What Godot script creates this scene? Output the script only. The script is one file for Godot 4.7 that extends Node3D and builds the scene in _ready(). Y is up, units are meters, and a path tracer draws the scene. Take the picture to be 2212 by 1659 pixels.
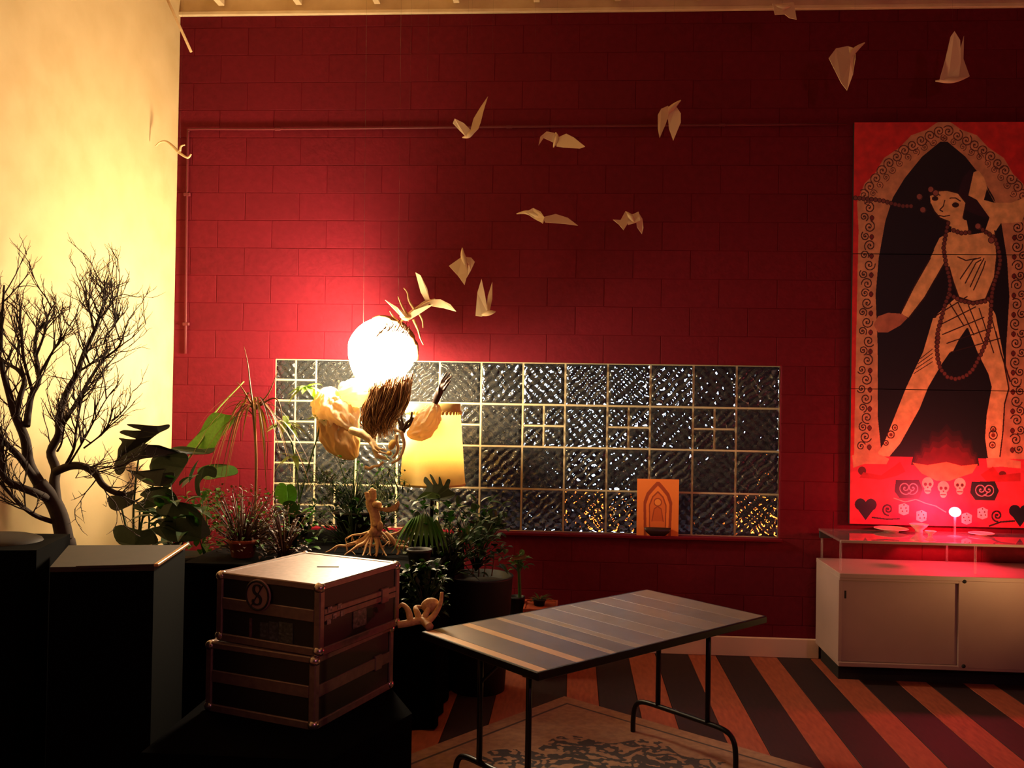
extends Node3D
# A dim room at night: red block wall with a glass block window, a hanging sculpture with a lit head, plants, road cases, a folding table, a painted panel over a white cabinet.

# ---------------------------------------------------------------- camera numbers (2212 x 1659 frame)
const FOCAL := 1996.86
const YAW := 0.0654764
const PITCH := 0.01214866
const ROLL := 0.0165075
const EYE := Vector3(0.0, 1.807908, 6.637519)
const LEFT_X := -2.944
const WIN_X := -2.18547
const WIN_TOP := 2.04711
const FOOT := 0.3048
const TOP_Y := 4.572
var rng := RandomNumberGenerator.new()
var M := {}
var names := {}
var fold_noise := FastNoiseLite.new()

func axes() -> Array:
	var f := Vector3(-sin(YAW), 0, -cos(YAW))
	var r := Vector3(cos(YAW), 0, -sin(YAW))
	var f2 := f * cos(PITCH) + Vector3.UP * sin(PITCH)
	var u2 := Vector3.UP * cos(PITCH) - f * sin(PITCH)
	return [r, u2, f2]

func ray(x: float, y: float) -> Vector3:
	var a := axes()
	var p := x - 1106.0
	var q := y - 829.5
	var i := p * cos(ROLL) + q * sin(ROLL)
	var j := -p * sin(ROLL) + q * cos(ROLL)
	return a[0] * (i / FOCAL) - a[1] * (j / FOCAL) + a[2]

func at(x: float, y: float, z: float) -> Vector3:
	var d := ray(x, y)
	return EYE + d * ((z - EYE.z) / d.z)

func at_height(x: float, y: float, h: float) -> Vector3:
	var d := ray(x, y)
	return EYE + d * ((h - EYE.y) / d.y)

# ---------------------------------------------------------------- mesh helpers
func mb(flat := false) -> SurfaceTool:
	var st := SurfaceTool.new()
	st.begin(Mesh.PRIMITIVE_TRIANGLES)
	if flat:
		st.set_smooth_group(-1)
	else:
		st.set_smooth_group(0)
	return st

func tri(st: SurfaceTool, a: Vector3, b: Vector3, c: Vector3) -> void:   # counter-clockwise from outside
	st.add_vertex(a); st.add_vertex(c); st.add_vertex(b)

func quad(st: SurfaceTool, a: Vector3, b: Vector3, c: Vector3, d: Vector3) -> void:
	tri(st, a, b, c); tri(st, a, c, d)

func box(st: SurfaceTool, c: Vector3, s: Vector3, bs := Basis.IDENTITY, bevel := 0.0) -> void:
	st.set_smooth_group(-1)
	var h := s * 0.5
	var b := minf(bevel, minf(h.x, minf(h.y, h.z)) * 0.9)
	if b <= 0.0:
		var v := []
		for k in 8:
			v.append(c + bs * Vector3(h.x * (1 if k & 1 else -1), h.y * (1 if k & 2 else -1), h.z * (1 if k & 4 else -1)))
		quad(st, v[4], v[5], v[7], v[6]); quad(st, v[1], v[0], v[2], v[3])
		quad(st, v[5], v[1], v[3], v[7]); quad(st, v[0], v[4], v[6], v[2])
		quad(st, v[6], v[7], v[3], v[2]); quad(st, v[0], v[1], v[5], v[4])
		return
	# bevelled box: six faces, twelve edge strips, eight corners
	var ax := [Vector3(1, 0, 0), Vector3(0, 1, 0), Vector3(0, 0, 1)]
	var P := func(sx: int, sy: int, sz: int, which: int) -> Vector3:
		var p := Vector3(sx * h.x, sy * h.y, sz * h.z)
		var sg := [sx, sy, sz]
		for k in 3:
			if k != which:
				p -= ax[k] * (sg[k] * b)
		return c + bs * p
	for s1 in [-1, 1]:
		var q := [P.call(s1, -1, -1, 0), P.call(s1, 1, -1, 0), P.call(s1, 1, 1, 0), P.call(s1, -1, 1, 0)]
		if s1 > 0: quad(st, q[0], q[1], q[2], q[3])
		else: quad(st, q[3], q[2], q[1], q[0])
		q = [P.call(-1, s1, -1, 1), P.call(-1, s1, 1, 1), P.call(1, s1, 1, 1), P.call(1, s1, -1, 1)]
		if s1 > 0: quad(st, q[0], q[1], q[2], q[3])
		else: quad(st, q[3], q[2], q[1], q[0])
		q = [P.call(-1, -1, s1, 2), P.call(1, -1, s1, 2), P.call(1, 1, s1, 2), P.call(-1, 1, s1, 2)]
		if s1 > 0: quad(st, q[0], q[1], q[2], q[3])
		else: quad(st, q[3], q[2], q[1], q[0])
	for s1 in [-1, 1]:
		for s2 in [-1, 1]:
			var q := [P.call(s1, s2, -1, 0), P.call(s1, s2, 1, 0), P.call(s1, s2, 1, 1), P.call(s1, s2, -1, 1)]
			if s1 * s2 > 0: q.reverse()
			quad(st, q[0], q[1], q[2], q[3])
			q = [P.call(-1, s1, s2, 1), P.call(1, s1, s2, 1), P.call(1, s1, s2, 2), P.call(-1, s1, s2, 2)]
			if s1 * s2 > 0: q.reverse()
			quad(st, q[0], q[1], q[2], q[3])
			q = [P.call(s2, -1, s1, 2), P.call(s2, 1, s1, 2), P.call(s2, 1, s1, 0), P.call(s2, -1, s1, 0)]
			if s1 * s2 > 0: q.reverse()
			quad(st, q[0], q[1], q[2], q[3])
	for k in 8:
		var a := 1 if k & 1 else -1
		var d := 1 if k & 2 else -1
		var e := 1 if k & 4 else -1
		if a * d * e > 0: tri(st, P.call(a, d, e, 0), P.call(a, d, e, 1), P.call(a, d, e, 2))
		else: tri(st, P.call(a, d, e, 2), P.call(a, d, e, 1), P.call(a, d, e, 0))

func smooth_points(pts: Array, per := 4) -> Array:
	var out := []
	var n := pts.size()
	for i in n - 1:
		var p0: Vector3 = pts[maxi(i - 1, 0)]
		var p1: Vector3 = pts[i]
		var p2: Vector3 = pts[i + 1]
		var p3: Vector3 = pts[mini(i + 2, n - 1)]
		for k in per:
			var t := float(k) / per
			out.append(p1.cubic_interpolate(p2, p0, p3, t))
	out.append(pts[n - 1])
	return out

func tube(st: SurfaceTool, pts: Array, r0: float, r1: float, sides := 6, ripple := 0.0, ripples := 0, radii := []) -> void:
	st.set_smooth_group(0)
	var n := pts.size()
	var rings := []
	var side := Vector3.ZERO
	for i in n:
		var t: Vector3 = ((pts[mini(i + 1, n - 1)] as Vector3) - (pts[maxi(i - 1, 0)] as Vector3)).normalized()
		if side == Vector3.ZERO:
			side = t.cross(Vector3(0.3, 0.2, 0.93)).normalized()
			if side.length() < 0.1: side = t.cross(Vector3.RIGHT).normalized()
		side = (side - t * side.dot(t)).normalized()
		var up := t.cross(side).normalized()
		var r := lerpf(r0, r1, float(i) / maxf(n - 1, 1))
		if radii.size(): r = radii[i]
		var ring := []
		for k in sides:
			var a := TAU * k / sides
			var rr := r
			if ripple > 0.0:
				var wob := fold_noise.get_noise_3d(cos(a) * 1.6, sin(a) * 1.6, i * 0.16)
				rr = r * (1.0 + ripple * sin(a * ripples + wob * 7.0) + ripple * 0.5 * sin(a * ripples * 2.0 + i * 0.6) + ripple * 2.4 * wob)
			ring.append((pts[i] as Vector3) + (side * cos(a) + up * sin(a)) * rr)
		rings.append(ring)
	for i in n - 1:
		for k in sides:
			var k2 := (k + 1) % sides
			quad(st, rings[i][k], rings[i][k2], rings[i + 1][k2], rings[i + 1][k])
	for k in range(1, sides - 1):
		tri(st, rings[0][0], rings[0][k + 1], rings[0][k])
		tri(st, rings[n - 1][0], rings[n - 1][k], rings[n - 1][k + 1])

func lathe(st: SurfaceTool, prof: Array, o: Vector3, seg := 24, bs := Basis.IDENTITY) -> void:   # prof: Vector2(radius, height)
	for i in prof.size() - 1:
		var a: Vector2 = prof[i]
		var b: Vector2 = prof[i + 1]
		for k in seg:
			var c0 := TAU * k / seg
			var c1 := TAU * (k + 1) / seg
			var p := o + bs * Vector3(a.x * cos(c0), a.y, a.x * sin(c0))
			var q := o + bs * Vector3(a.x * cos(c1), a.y, a.x * sin(c1))
			var r := o + bs * Vector3(b.x * cos(c1), b.y, b.x * sin(c1))
			var s := o + bs * Vector3(b.x * cos(c0), b.y, b.x * sin(c0))
			if a.x < 1e-5: tri(st, p, s, r)
			elif b.x < 1e-5: tri(st, p, s, q)
			else: quad(st, p, s, r, q)

func ball(st: SurfaceTool, c: Vector3, r: Vector3, bs := Basis.IDENTITY, seg := 14, rings := 9) -> void:
	st.set_smooth_group(0)
	var prof := []
	for i in rings + 1:
		var a := -PI / 2 + PI * i / rings
		prof.append(Vector2(cos(a) if i > 0 and i < rings else 0.0, sin(a)))
	lathe(st, prof, c, seg, bs * Basis.from_scale(r))

func plate(st: SurfaceTool, poly2: PackedVector2Array, map: Callable, off: Vector3) -> void:   # a thin curved plate from an outline
	st.set_smooth_group(-1)
	var p2 := poly2
	var idx := Geometry2D.triangulate_polygon(p2)
	var n := p2.size()
	var v := []
	for p in p2: v.append(map.call(p.x, p.y))
	for i in range(0, idx.size(), 3):
		var a: Vector3 = v[idx[i]]
		var b: Vector3 = v[idx[i + 1]]
		var c: Vector3 = v[idx[i + 2]]
		if (b - a).cross(c - a).dot(off) < 0.0:
			var t := b
			b = c
			c = t
		tri(st, a + off, b + off, c + off)
		tri(st, a - off, c - off, b - off)
	for i in n:
		var a: Vector3 = v[i]
		var b: Vector3 = v[(i + 1) % n]
		quad(st, a - off, b - off, b + off, a + off)

func leaf(st: SurfaceTool, p0: Vector3, dir: Vector3, L: float, W: float, droop := 0.4, fold := 0.25, seg := 5, pw := 0.7) -> void:
	st.set_smooth_group(-1)
	dir = dir.normalized()
	var side := dir.cross(Vector3.UP)
	if side.length() < 0.05: side = Vector3.RIGHT
	side = side.normalized()
	var prev := []
	for i in seg + 1:
		var t := float(i) / seg
		var c := p0 + dir * (L * t) + Vector3.DOWN * (droop * L * t * t)
		var tan := (dir + Vector3.DOWN * (2.0 * droop * t)).normalized()
		var nrm := side.cross(tan).normalized()
		var w := W * 0.5 * sin(PI * clampf(pow(t, pw), 0.04, 1.0)) if i < seg else 0.0
		var row := [c - side * w + nrm * (w * fold), c, c + side * w + nrm * (w * fold)]
		if i > 0:
			quad(st, prev[0], prev[1], row[1], row[0])
			quad(st, prev[1], prev[2], row[2], row[1])
		prev = row

# surface nets over a distance function
func blob(st: SurfaceTool, fn: Callable, lo: Vector3, hi: Vector3, cell: float) -> void:
	st.set_smooth_group(0)
	var nx := int(ceil((hi.x - lo.x) / cell)) + 1
	var ny := int(ceil((hi.y - lo.y) / cell)) + 1
	var nz := int(ceil((hi.z - lo.z) / cell)) + 1
	var f := PackedFloat32Array()
	f.resize(nx * ny * nz)
	for k in nz:
		for j in ny:
			for i in nx:
				f[(k * ny + j) * nx + i] = fn.call(lo + Vector3(i, j, k) * cell)
	var vert := {}
	var E := [[0, 1], [2, 3], [4, 5], [6, 7], [0, 2], [1, 3], [4, 6], [5, 7], [0, 4], [1, 5], [2, 6], [3, 7]]
	for k in nz - 1:
		for j in ny - 1:
			for i in nx - 1:
				var d := []
				var neg := 0
				for c in 8:
					var val := f[((k + (c >> 2)) * ny + j + ((c >> 1) & 1)) * nx + i + (c & 1)]
					d.append(val)
					if val < 0.0: neg += 1
				if neg == 0 or neg == 8: continue
				var s := Vector3.ZERO
				var m := 0
				for e in E:
					var a: float = d[e[0]]
					var b: float = d[e[1]]
					if (a < 0.0) != (b < 0.0):
						var t := a / (a - b)
						var p := Vector3(e[0] & 1, (e[0] >> 1) & 1, e[0] >> 2)
						var q := Vector3(e[1] & 1, (e[1] >> 1) & 1, e[1] >> 2)
						s += p.lerp(q, t)
						m += 1
				vert[(k * ny + j) * nx + i] = lo + (Vector3(i, j, k) + s / m) * cell
	for k in range(1, nz - 1):
		for j in range(1, ny - 1):
			for i in range(1, nx - 1):
				var o := (k * ny + j) * nx + i
				var a := f[o] < 0.0
				var steps := [1, nx, nx * ny]
				for ax in 3:
					if a == (f[o + steps[ax]] < 0.0): continue
					var u: int = steps[(ax + 1) % 3]
					var w: int = steps[(ax + 2) % 3]
					var q := [vert[o - u - w], vert[o - w], vert[o], vert[o - u]]
					if a: quad(st, q[0], q[1], q[2], q[3])
					else: quad(st, q[3], q[2], q[1], q[0])

func capsule_field(bones: Array, k: float) -> Callable:   # bones: [a, b, ra, rb]
	return func(p: Vector3) -> float:
		var d := 1e9
		for b in bones:
			var ab: Vector3 = b[1] - b[0]
			var t := clampf((p - b[0]).dot(ab) / maxf(ab.length_squared(), 1e-9), 0.0, 1.0)
			var e: float = (p - (b[0] + ab * t)).length() - lerpf(b[2], b[3], t)
			if d > 1e8: d = e
			else:
				var h := clampf(0.5 + 0.5 * (e - d) / k, 0.0, 1.0)
				d = lerpf(e, d, h) - k * h * (1.0 - h)
		return d

func blob_bones(st: SurfaceTool, bones: Array, k: float, cell: float) -> void:
	var lo := Vector3(1e9, 1e9, 1e9)
	var hi := -lo
	for b in bones:
		for e in 2:
			var r: float = b[2 + e] + k + cell * 2
			lo = lo.min((b[e] as Vector3) - Vector3.ONE * r)
			hi = hi.max((b[e] as Vector3) + Vector3.ONE * r)
	blob(st, capsule_field(bones, k), lo, hi, cell)

# ---------------------------------------------------------------- object helpers
func numbered(n: String) -> String:
	if not names.has(n):
		names[n] = 0
		return n
	names[n] += 1
	return "%s_%03d" % [n, names[n]]

func thing(called: String, label: String, category: String, base := Vector3.ZERO, group := "") -> Node3D:
	var o := Node3D.new()
	o.name = numbered(called)
	add_child(o)
	o.position = base
	o.set_meta("label", label)
	o.set_meta("category", category)
	if group: o.set_meta("group", group)
	return o

func structure(called: String) -> Node3D:
	var o := Node3D.new()
	o.name = called
	add_child(o)
	o.set_meta("kind", "structure")
	return o

func commit(st: SurfaceTool) -> ArrayMesh:
	st.generate_normals()
	return st.commit()

func part(parent: Node3D, st: SurfaceTool, called: String, mat: Material, label := "") -> MeshInstance3D:
	var o := MeshInstance3D.new()
	o.name = called
	o.mesh = commit(st)
	o.material_override = mat
	parent.add_child(o, true)
	if parent.get_parent() == self: o.position = -parent.position
	if label: o.set_meta("label", label)
	return o

func piece(parent: Node3D, mesh: Mesh, called: String, mat: Material, xf: Transform3D) -> MeshInstance3D:
	var o := MeshInstance3D.new()
	o.name = called
	o.mesh = mesh
	o.material_override = mat
	parent.add_child(o, true)
	o.transform = xf
	if parent.get_parent() == self: o.position -= parent.position
	return o

# ---------------------------------------------------------------- materials
func mat(c: Color, rough := 0.8, metal := 0.0) -> StandardMaterial3D:
	var m := StandardMaterial3D.new()
	m.albedo_color = c
	m.roughness = rough
	m.metallic = metal
	return m

func noise_image(seed_: int, freq: float, c0: Color, c1: Color, size := 256, octaves := 4, mul := Vector2.ONE) -> ImageTexture:
	var n := FastNoiseLite.new()
	n.seed = seed_
	n.noise_type = FastNoiseLite.TYPE_SIMPLEX_SMOOTH
	n.frequency = freq
	n.fractal_octaves = octaves
	var im := Image.create(size, size, false, Image.FORMAT_RGB8)
	for y in size:
		for x in size:
			# wrapped by blending two shifted fields so that it tiles
			var fx := float(x) / size
			var fy := float(y) / size
			var a := n.get_noise_2d(x * mul.x, y * mul.y)
			var b := n.get_noise_2d((x - size) * mul.x, y * mul.y)
			var d := n.get_noise_2d(x * mul.x, (y - size) * mul.y)
			var e := n.get_noise_2d((x - size) * mul.x, (y - size) * mul.y)
			var v := lerpf(lerpf(a, b, fx), lerpf(d, e, fx), fy) * 1.3 * 0.5 + 0.5
			im.set_pixel(x, y, c0.lerp(c1, clampf(v, 0.0, 1.0)))
	return ImageTexture.create_from_image(im)

func tex_mat(t: Texture2D, scale: float, rough := 0.85, bump: Texture2D = null, bump_cm := 0.1, world := true) -> StandardMaterial3D:
	var m := mat(Color.WHITE, rough)
	m.albedo_texture = t
	m.uv1_triplanar = true
	m.uv1_world_triplanar = world
	m.uv1_scale = Vector3.ONE * scale
	if bump:
		m.heightmap_enabled = true
		m.heightmap_texture = bump
		m.heightmap_scale = bump_cm
	return m

func glow(c: Color, e: float) -> StandardMaterial3D:
	var m := mat(c, 0.6)
	m.emission_enabled = true
	m.emission = c
	m.emission_energy_multiplier = e
	return m

func make_materials() -> void:
	var grain := noise_image(3, 0.11, Color(0.25, 0.25, 0.25), Color(0.85, 0.85, 0.85), 256, 3)
	M.grain = grain
	M.block = []
	var reds := [Color(0.41, 0.05, 0.11), Color(0.40, 0.048, 0.107), Color(0.42, 0.053, 0.115)]
	for k in 3:
		var c: Color = reds[k]
		M.block.append(tex_mat(noise_image(10 + k, 0.05, c.darkened(0.14), c.lightened(0.02), 256, 5), 1.1, 0.75, grain, 0.25))
		M.block[k].metallic_specular = 0.28
	M.red_paint = mat(Color(0.38, 0.048, 0.10), 0.6)
	M.mortar_red = mat(Color(0.38, 0.048, 0.10), 0.8)
	M.mortar_red.metallic_specular = 0.2
	M.cream_wall = tex_mat(noise_image(21, 0.02, Color(0.80, 0.70, 0.50), Color(0.87, 0.78, 0.59), 256, 5), 0.6, 0.75, grain, 0.06)
	M.ceiling = tex_mat(noise_image(22, 0.03, Color(0.82, 0.72, 0.55), Color(0.92, 0.84, 0.68), 256, 4), 0.7, 0.85)
	M.pale_board = mat(Color(0.88, 0.72, 0.64), 0.7)
	M.dark_room = mat(Color(0.10, 0.06, 0.08), 0.9)
	M.plank_light = []
	M.plank_dark = []
	for k in 3:
		M.plank_light.append(tex_mat(noise_image(30 + k, 0.03, Color(0.52, 0.25, 0.18), Color(0.72, 0.38, 0.27), 256, 4, Vector2(5, 1)), 0.9, 0.68))
		M.plank_dark.append(tex_mat(noise_image(40 + k, 0.03, Color(0.12, 0.055, 0.085), Color(0.20, 0.10, 0.13), 256, 4, Vector2(5, 1)), 0.9, 0.68))
	var g := mat(Color(0.93, 0.96, 0.97, 0.02), 0.03)
	g.refraction_enabled = true
	g.refraction_scale = 0.05
	g.transparency = BaseMaterial3D.TRANSPARENCY_ALPHA
	g.metallic_specular = 0.5
	M.glass = g
	M.mortar = mat(Color(0.72, 0.66, 0.52), 0.7)
	M.black_panel = tex_mat(noise_image(50, 0.08, Color(0.035, 0.03, 0.04), Color(0.075, 0.06, 0.075), 128, 3), 2.0, 0.55)
	M.black_cloth = mat(Color(0.02, 0.018, 0.028), 0.95)
	M.black_cloth.metallic_specular = 0.1
	M.black_box = tex_mat(noise_image(51, 0.06, Color(0.010, 0.009, 0.016), Color(0.02, 0.017, 0.028), 128, 3), 1.5, 0.9)
	M.black_box.metallic_specular = 0.15
	M.box_top = tex_mat(noise_image(52, 0.05, Color(0.09, 0.06, 0.055), Color(0.17, 0.11, 0.095), 128, 4), 1.6, 0.7)
	M.alu = tex_mat(noise_image(53, 0.07, Color(0.38, 0.31, 0.30), Color(0.54, 0.45, 0.42), 128, 4), 3.0, 0.45)
	M.alu.metallic = 0.55
	M.steel = mat(Color(0.72, 0.66, 0.64), 0.25, 0.9)
	M.lit_edge = mat(Color(0.80, 0.62, 0.42), 0.35, 0.5)  # light caught along the cabinet edge, put into the colour
	M.dark_steel = mat(Color(0.06, 0.045, 0.06), 0.4, 0.4)
	M.white_lacquer = tex_mat(noise_image(55, 0.02, Color(0.58, 0.48, 0.46), Color(0.66, 0.55, 0.52), 128, 4), 0.8, 0.45)
	M.table_wood = mat(Color(0.40, 0.31, 0.26), 0.7)
	M.dark_gap = mat(Color(0.07, 0.05, 0.06), 0.8)
	var root := noise_image(60, 0.06, Color(0.62, 0.45, 0.27), Color(0.94, 0.78, 0.54), 128, 4)
	M.root = tex_mat(root, 6.0, 0.7)
	M.bone = tex_mat(noise_image(61, 0.06, Color(0.72, 0.58, 0.40), Color(0.92, 0.80, 0.60), 128, 4), 6.0, 0.6)
	M.bark = tex_mat(noise_image(62, 0.06, Color(0.10, 0.06, 0.05), Color(0.22, 0.13, 0.10), 128, 4), 5.0, 0.85)
	M.twig = mat(Color(0.17, 0.09, 0.07), 0.85)
	M.paper = mat(Color(0.88, 0.78, 0.60), 0.7)
	M.paper.backlight_enabled = true
	M.paper.backlight = Color(0.4, 0.32, 0.2)
	M.thread = mat(Color(0.4, 0.3, 0.28, 0.25), 0.2)
	M.thread.transparency = BaseMaterial3D.TRANSPARENCY_ALPHA
	M.cloth = mat(Color(0.96, 0.91, 0.78), 0.9)
	M.cloth.backlight_enabled = true
	M.cloth.backlight = Color(0.8, 0.7, 0.5)
	M.gauze = mat(Color(0.80, 0.64, 0.42), 0.9)
	M.gauze.backlight_enabled = true
	M.gauze.backlight = Color(0.6, 0.5, 0.36)
	M.hair = mat(Color(0.50, 0.34, 0.18), 0.6)
	M.skin_dark = mat(Color(0.24, 0.13, 0.06), 0.6)
	M.shade = tex_mat(noise_image(63, 0.2, Color(0.95, 0.91, 0.78), Color(0.97, 0.94, 0.83), 128, 2), 3.0, 0.9)
	M.shade.backlight_enabled = true
	M.shade.backlight = Color(1.0, 0.95, 0.82)
	M.shade_trim = mat(Color(0.90, 0.78, 0.46), 0.85)
	M.terracotta = tex_mat(noise_image(64, 0.05, Color(0.55, 0.22, 0.11), Color(0.72, 0.32, 0.18), 128, 4), 4.0, 0.8)
	M.soil = mat(Color(0.09, 0.055, 0.035), 1.0)
	M.pot_black = mat(Color(0.04, 0.03, 0.035), 0.6)
	var greens := {"leaf_bright": Color(0.50, 0.76, 0.22), "leaf_pale": Color(0.62, 0.74, 0.36), "leaf_mid": Color(0.24, 0.44, 0.13), "leaf_dark": Color(0.11, 0.23, 0.08), "leaf_deep": Color(0.10, 0.13, 0.07), "leaf_red": Color(0.30, 0.14, 0.09), "leaf_straw": Color(0.52, 0.33, 0.16)}
	for k in greens:
		var m := tex_mat(noise_image(70 + k.hash() % 50, 0.06, (greens[k] as Color).darkened(0.2), (greens[k] as Color).lightened(0.08), 128, 3), 6.0, 0.45)
		m.backlight_enabled = true
		m.backlight = Color(0.6, 0.7, 0.3)
		M[k] = m
	var cg := mat(Color(0.95, 0.95, 0.95, 0.06), 0.04)
	cg.transparency = BaseMaterial3D.TRANSPARENCY_ALPHA
	M.clear = cg

# ---------------------------------------------------------------- the scene
func _ready() -> void:
	rng.seed = 20240611
	fold_noise.seed = 12
	fold_noise.frequency = 0.9
	var cam := Camera3D.new()
	cam.name = "camera"
	cam.fov = rad_to_deg(2.0 * atan(829.5 / FOCAL))
	cam.keep_aspect = Camera3D.KEEP_HEIGHT
	cam.near = 0.05
	cam.far = 200.0
	add_child(cam)
	var a := axes()
	var right: Vector3 = a[0]
	var up: Vector3 = a[1]
	var back: Vector3 = -a[2]
	cam.transform = Transform3D(Basis(right * cos(ROLL) + up * sin(ROLL), up * cos(ROLL) - right * sin(ROLL), back), EYE)
	cam.current = true
	var env := Environment.new()
	env.background_mode = Environment.BG_COLOR
	env.background_color = Color(0.05, 0.05, 0.09)
	env.background_energy_multiplier = 0.25
	env.ambient_light_source = Environment.AMBIENT_SOURCE_DISABLED
	env.tonemap_mode = Environment.TONE_MAPPER_LINEAR
	env.tonemap_exposure = 1.3
	env.sdfgi_enabled = true
	env.ssao_enabled = true
	env.ssil_enabled = true
	var we := WorldEnvironment.new()
	we.name = "surroundings"
	we.environment = env
	add_child(we)
	# the lit head of the sculpture, the red lamp on the cabinet, the shade bulb and unseen lamps
	lamp("head_light", at(812, 772, 0.58), Color(1.0, 0.88, 0.70), 6.0, 0.14)
	lamp("red_lamp_light", at(2063, 1106, 0.30), Color(1.0, 0.18, 0.30), 0.75, 0.03)
	lamp("unseen_room_lamp_light", Vector3(2.4, 3.05, 6.9), Color(1.0, 0.58, 0.76), 1.4, 0.12)  # unseen lamp behind the camera, placed to light fronts and tint the darks
	lamp("unseen_right_lamp_light", Vector3(2.98, 0.66, 1.42), Color(1.0, 0.74, 0.45), 0.5, 0.06)  # unseen lamp off to the right, placed to warm the doors and painting
	lamp("unseen_outdoor_lamp_light", at(1290, 800, -2.6), Color(0.80, 0.88, 1.0), 0.8, 0.18)  # unseen lamp outside, placed to streak the glass cool white
	lamp("shade_light", at(934, 960, 0.46), Color(1.0, 0.90, 0.70), 0.22, 0.04)
	make_materials()
	build_room()
	build_window()
	build_boxes()
	build_cases()
	build_table()
	build_rug()
	build_cabinet()
	build_painting()
	build_sculpture()
	build_root_figure()
	build_floor_lamp()
	build_birds()
	build_tree()
	build_plants()
	build_small_things()

func lamp(called: String, p: Vector3, c: Color, e: float, size: float) -> void:
	var l := OmniLight3D.new()
	l.name = called
	l.position = p
	l.light_color = c
	l.light_energy = e
	l.light_size = size
	l.omni_range = 14.0
	l.omni_attenuation = 2.0
	l.shadow_enabled = true
	add_child(l)

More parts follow.
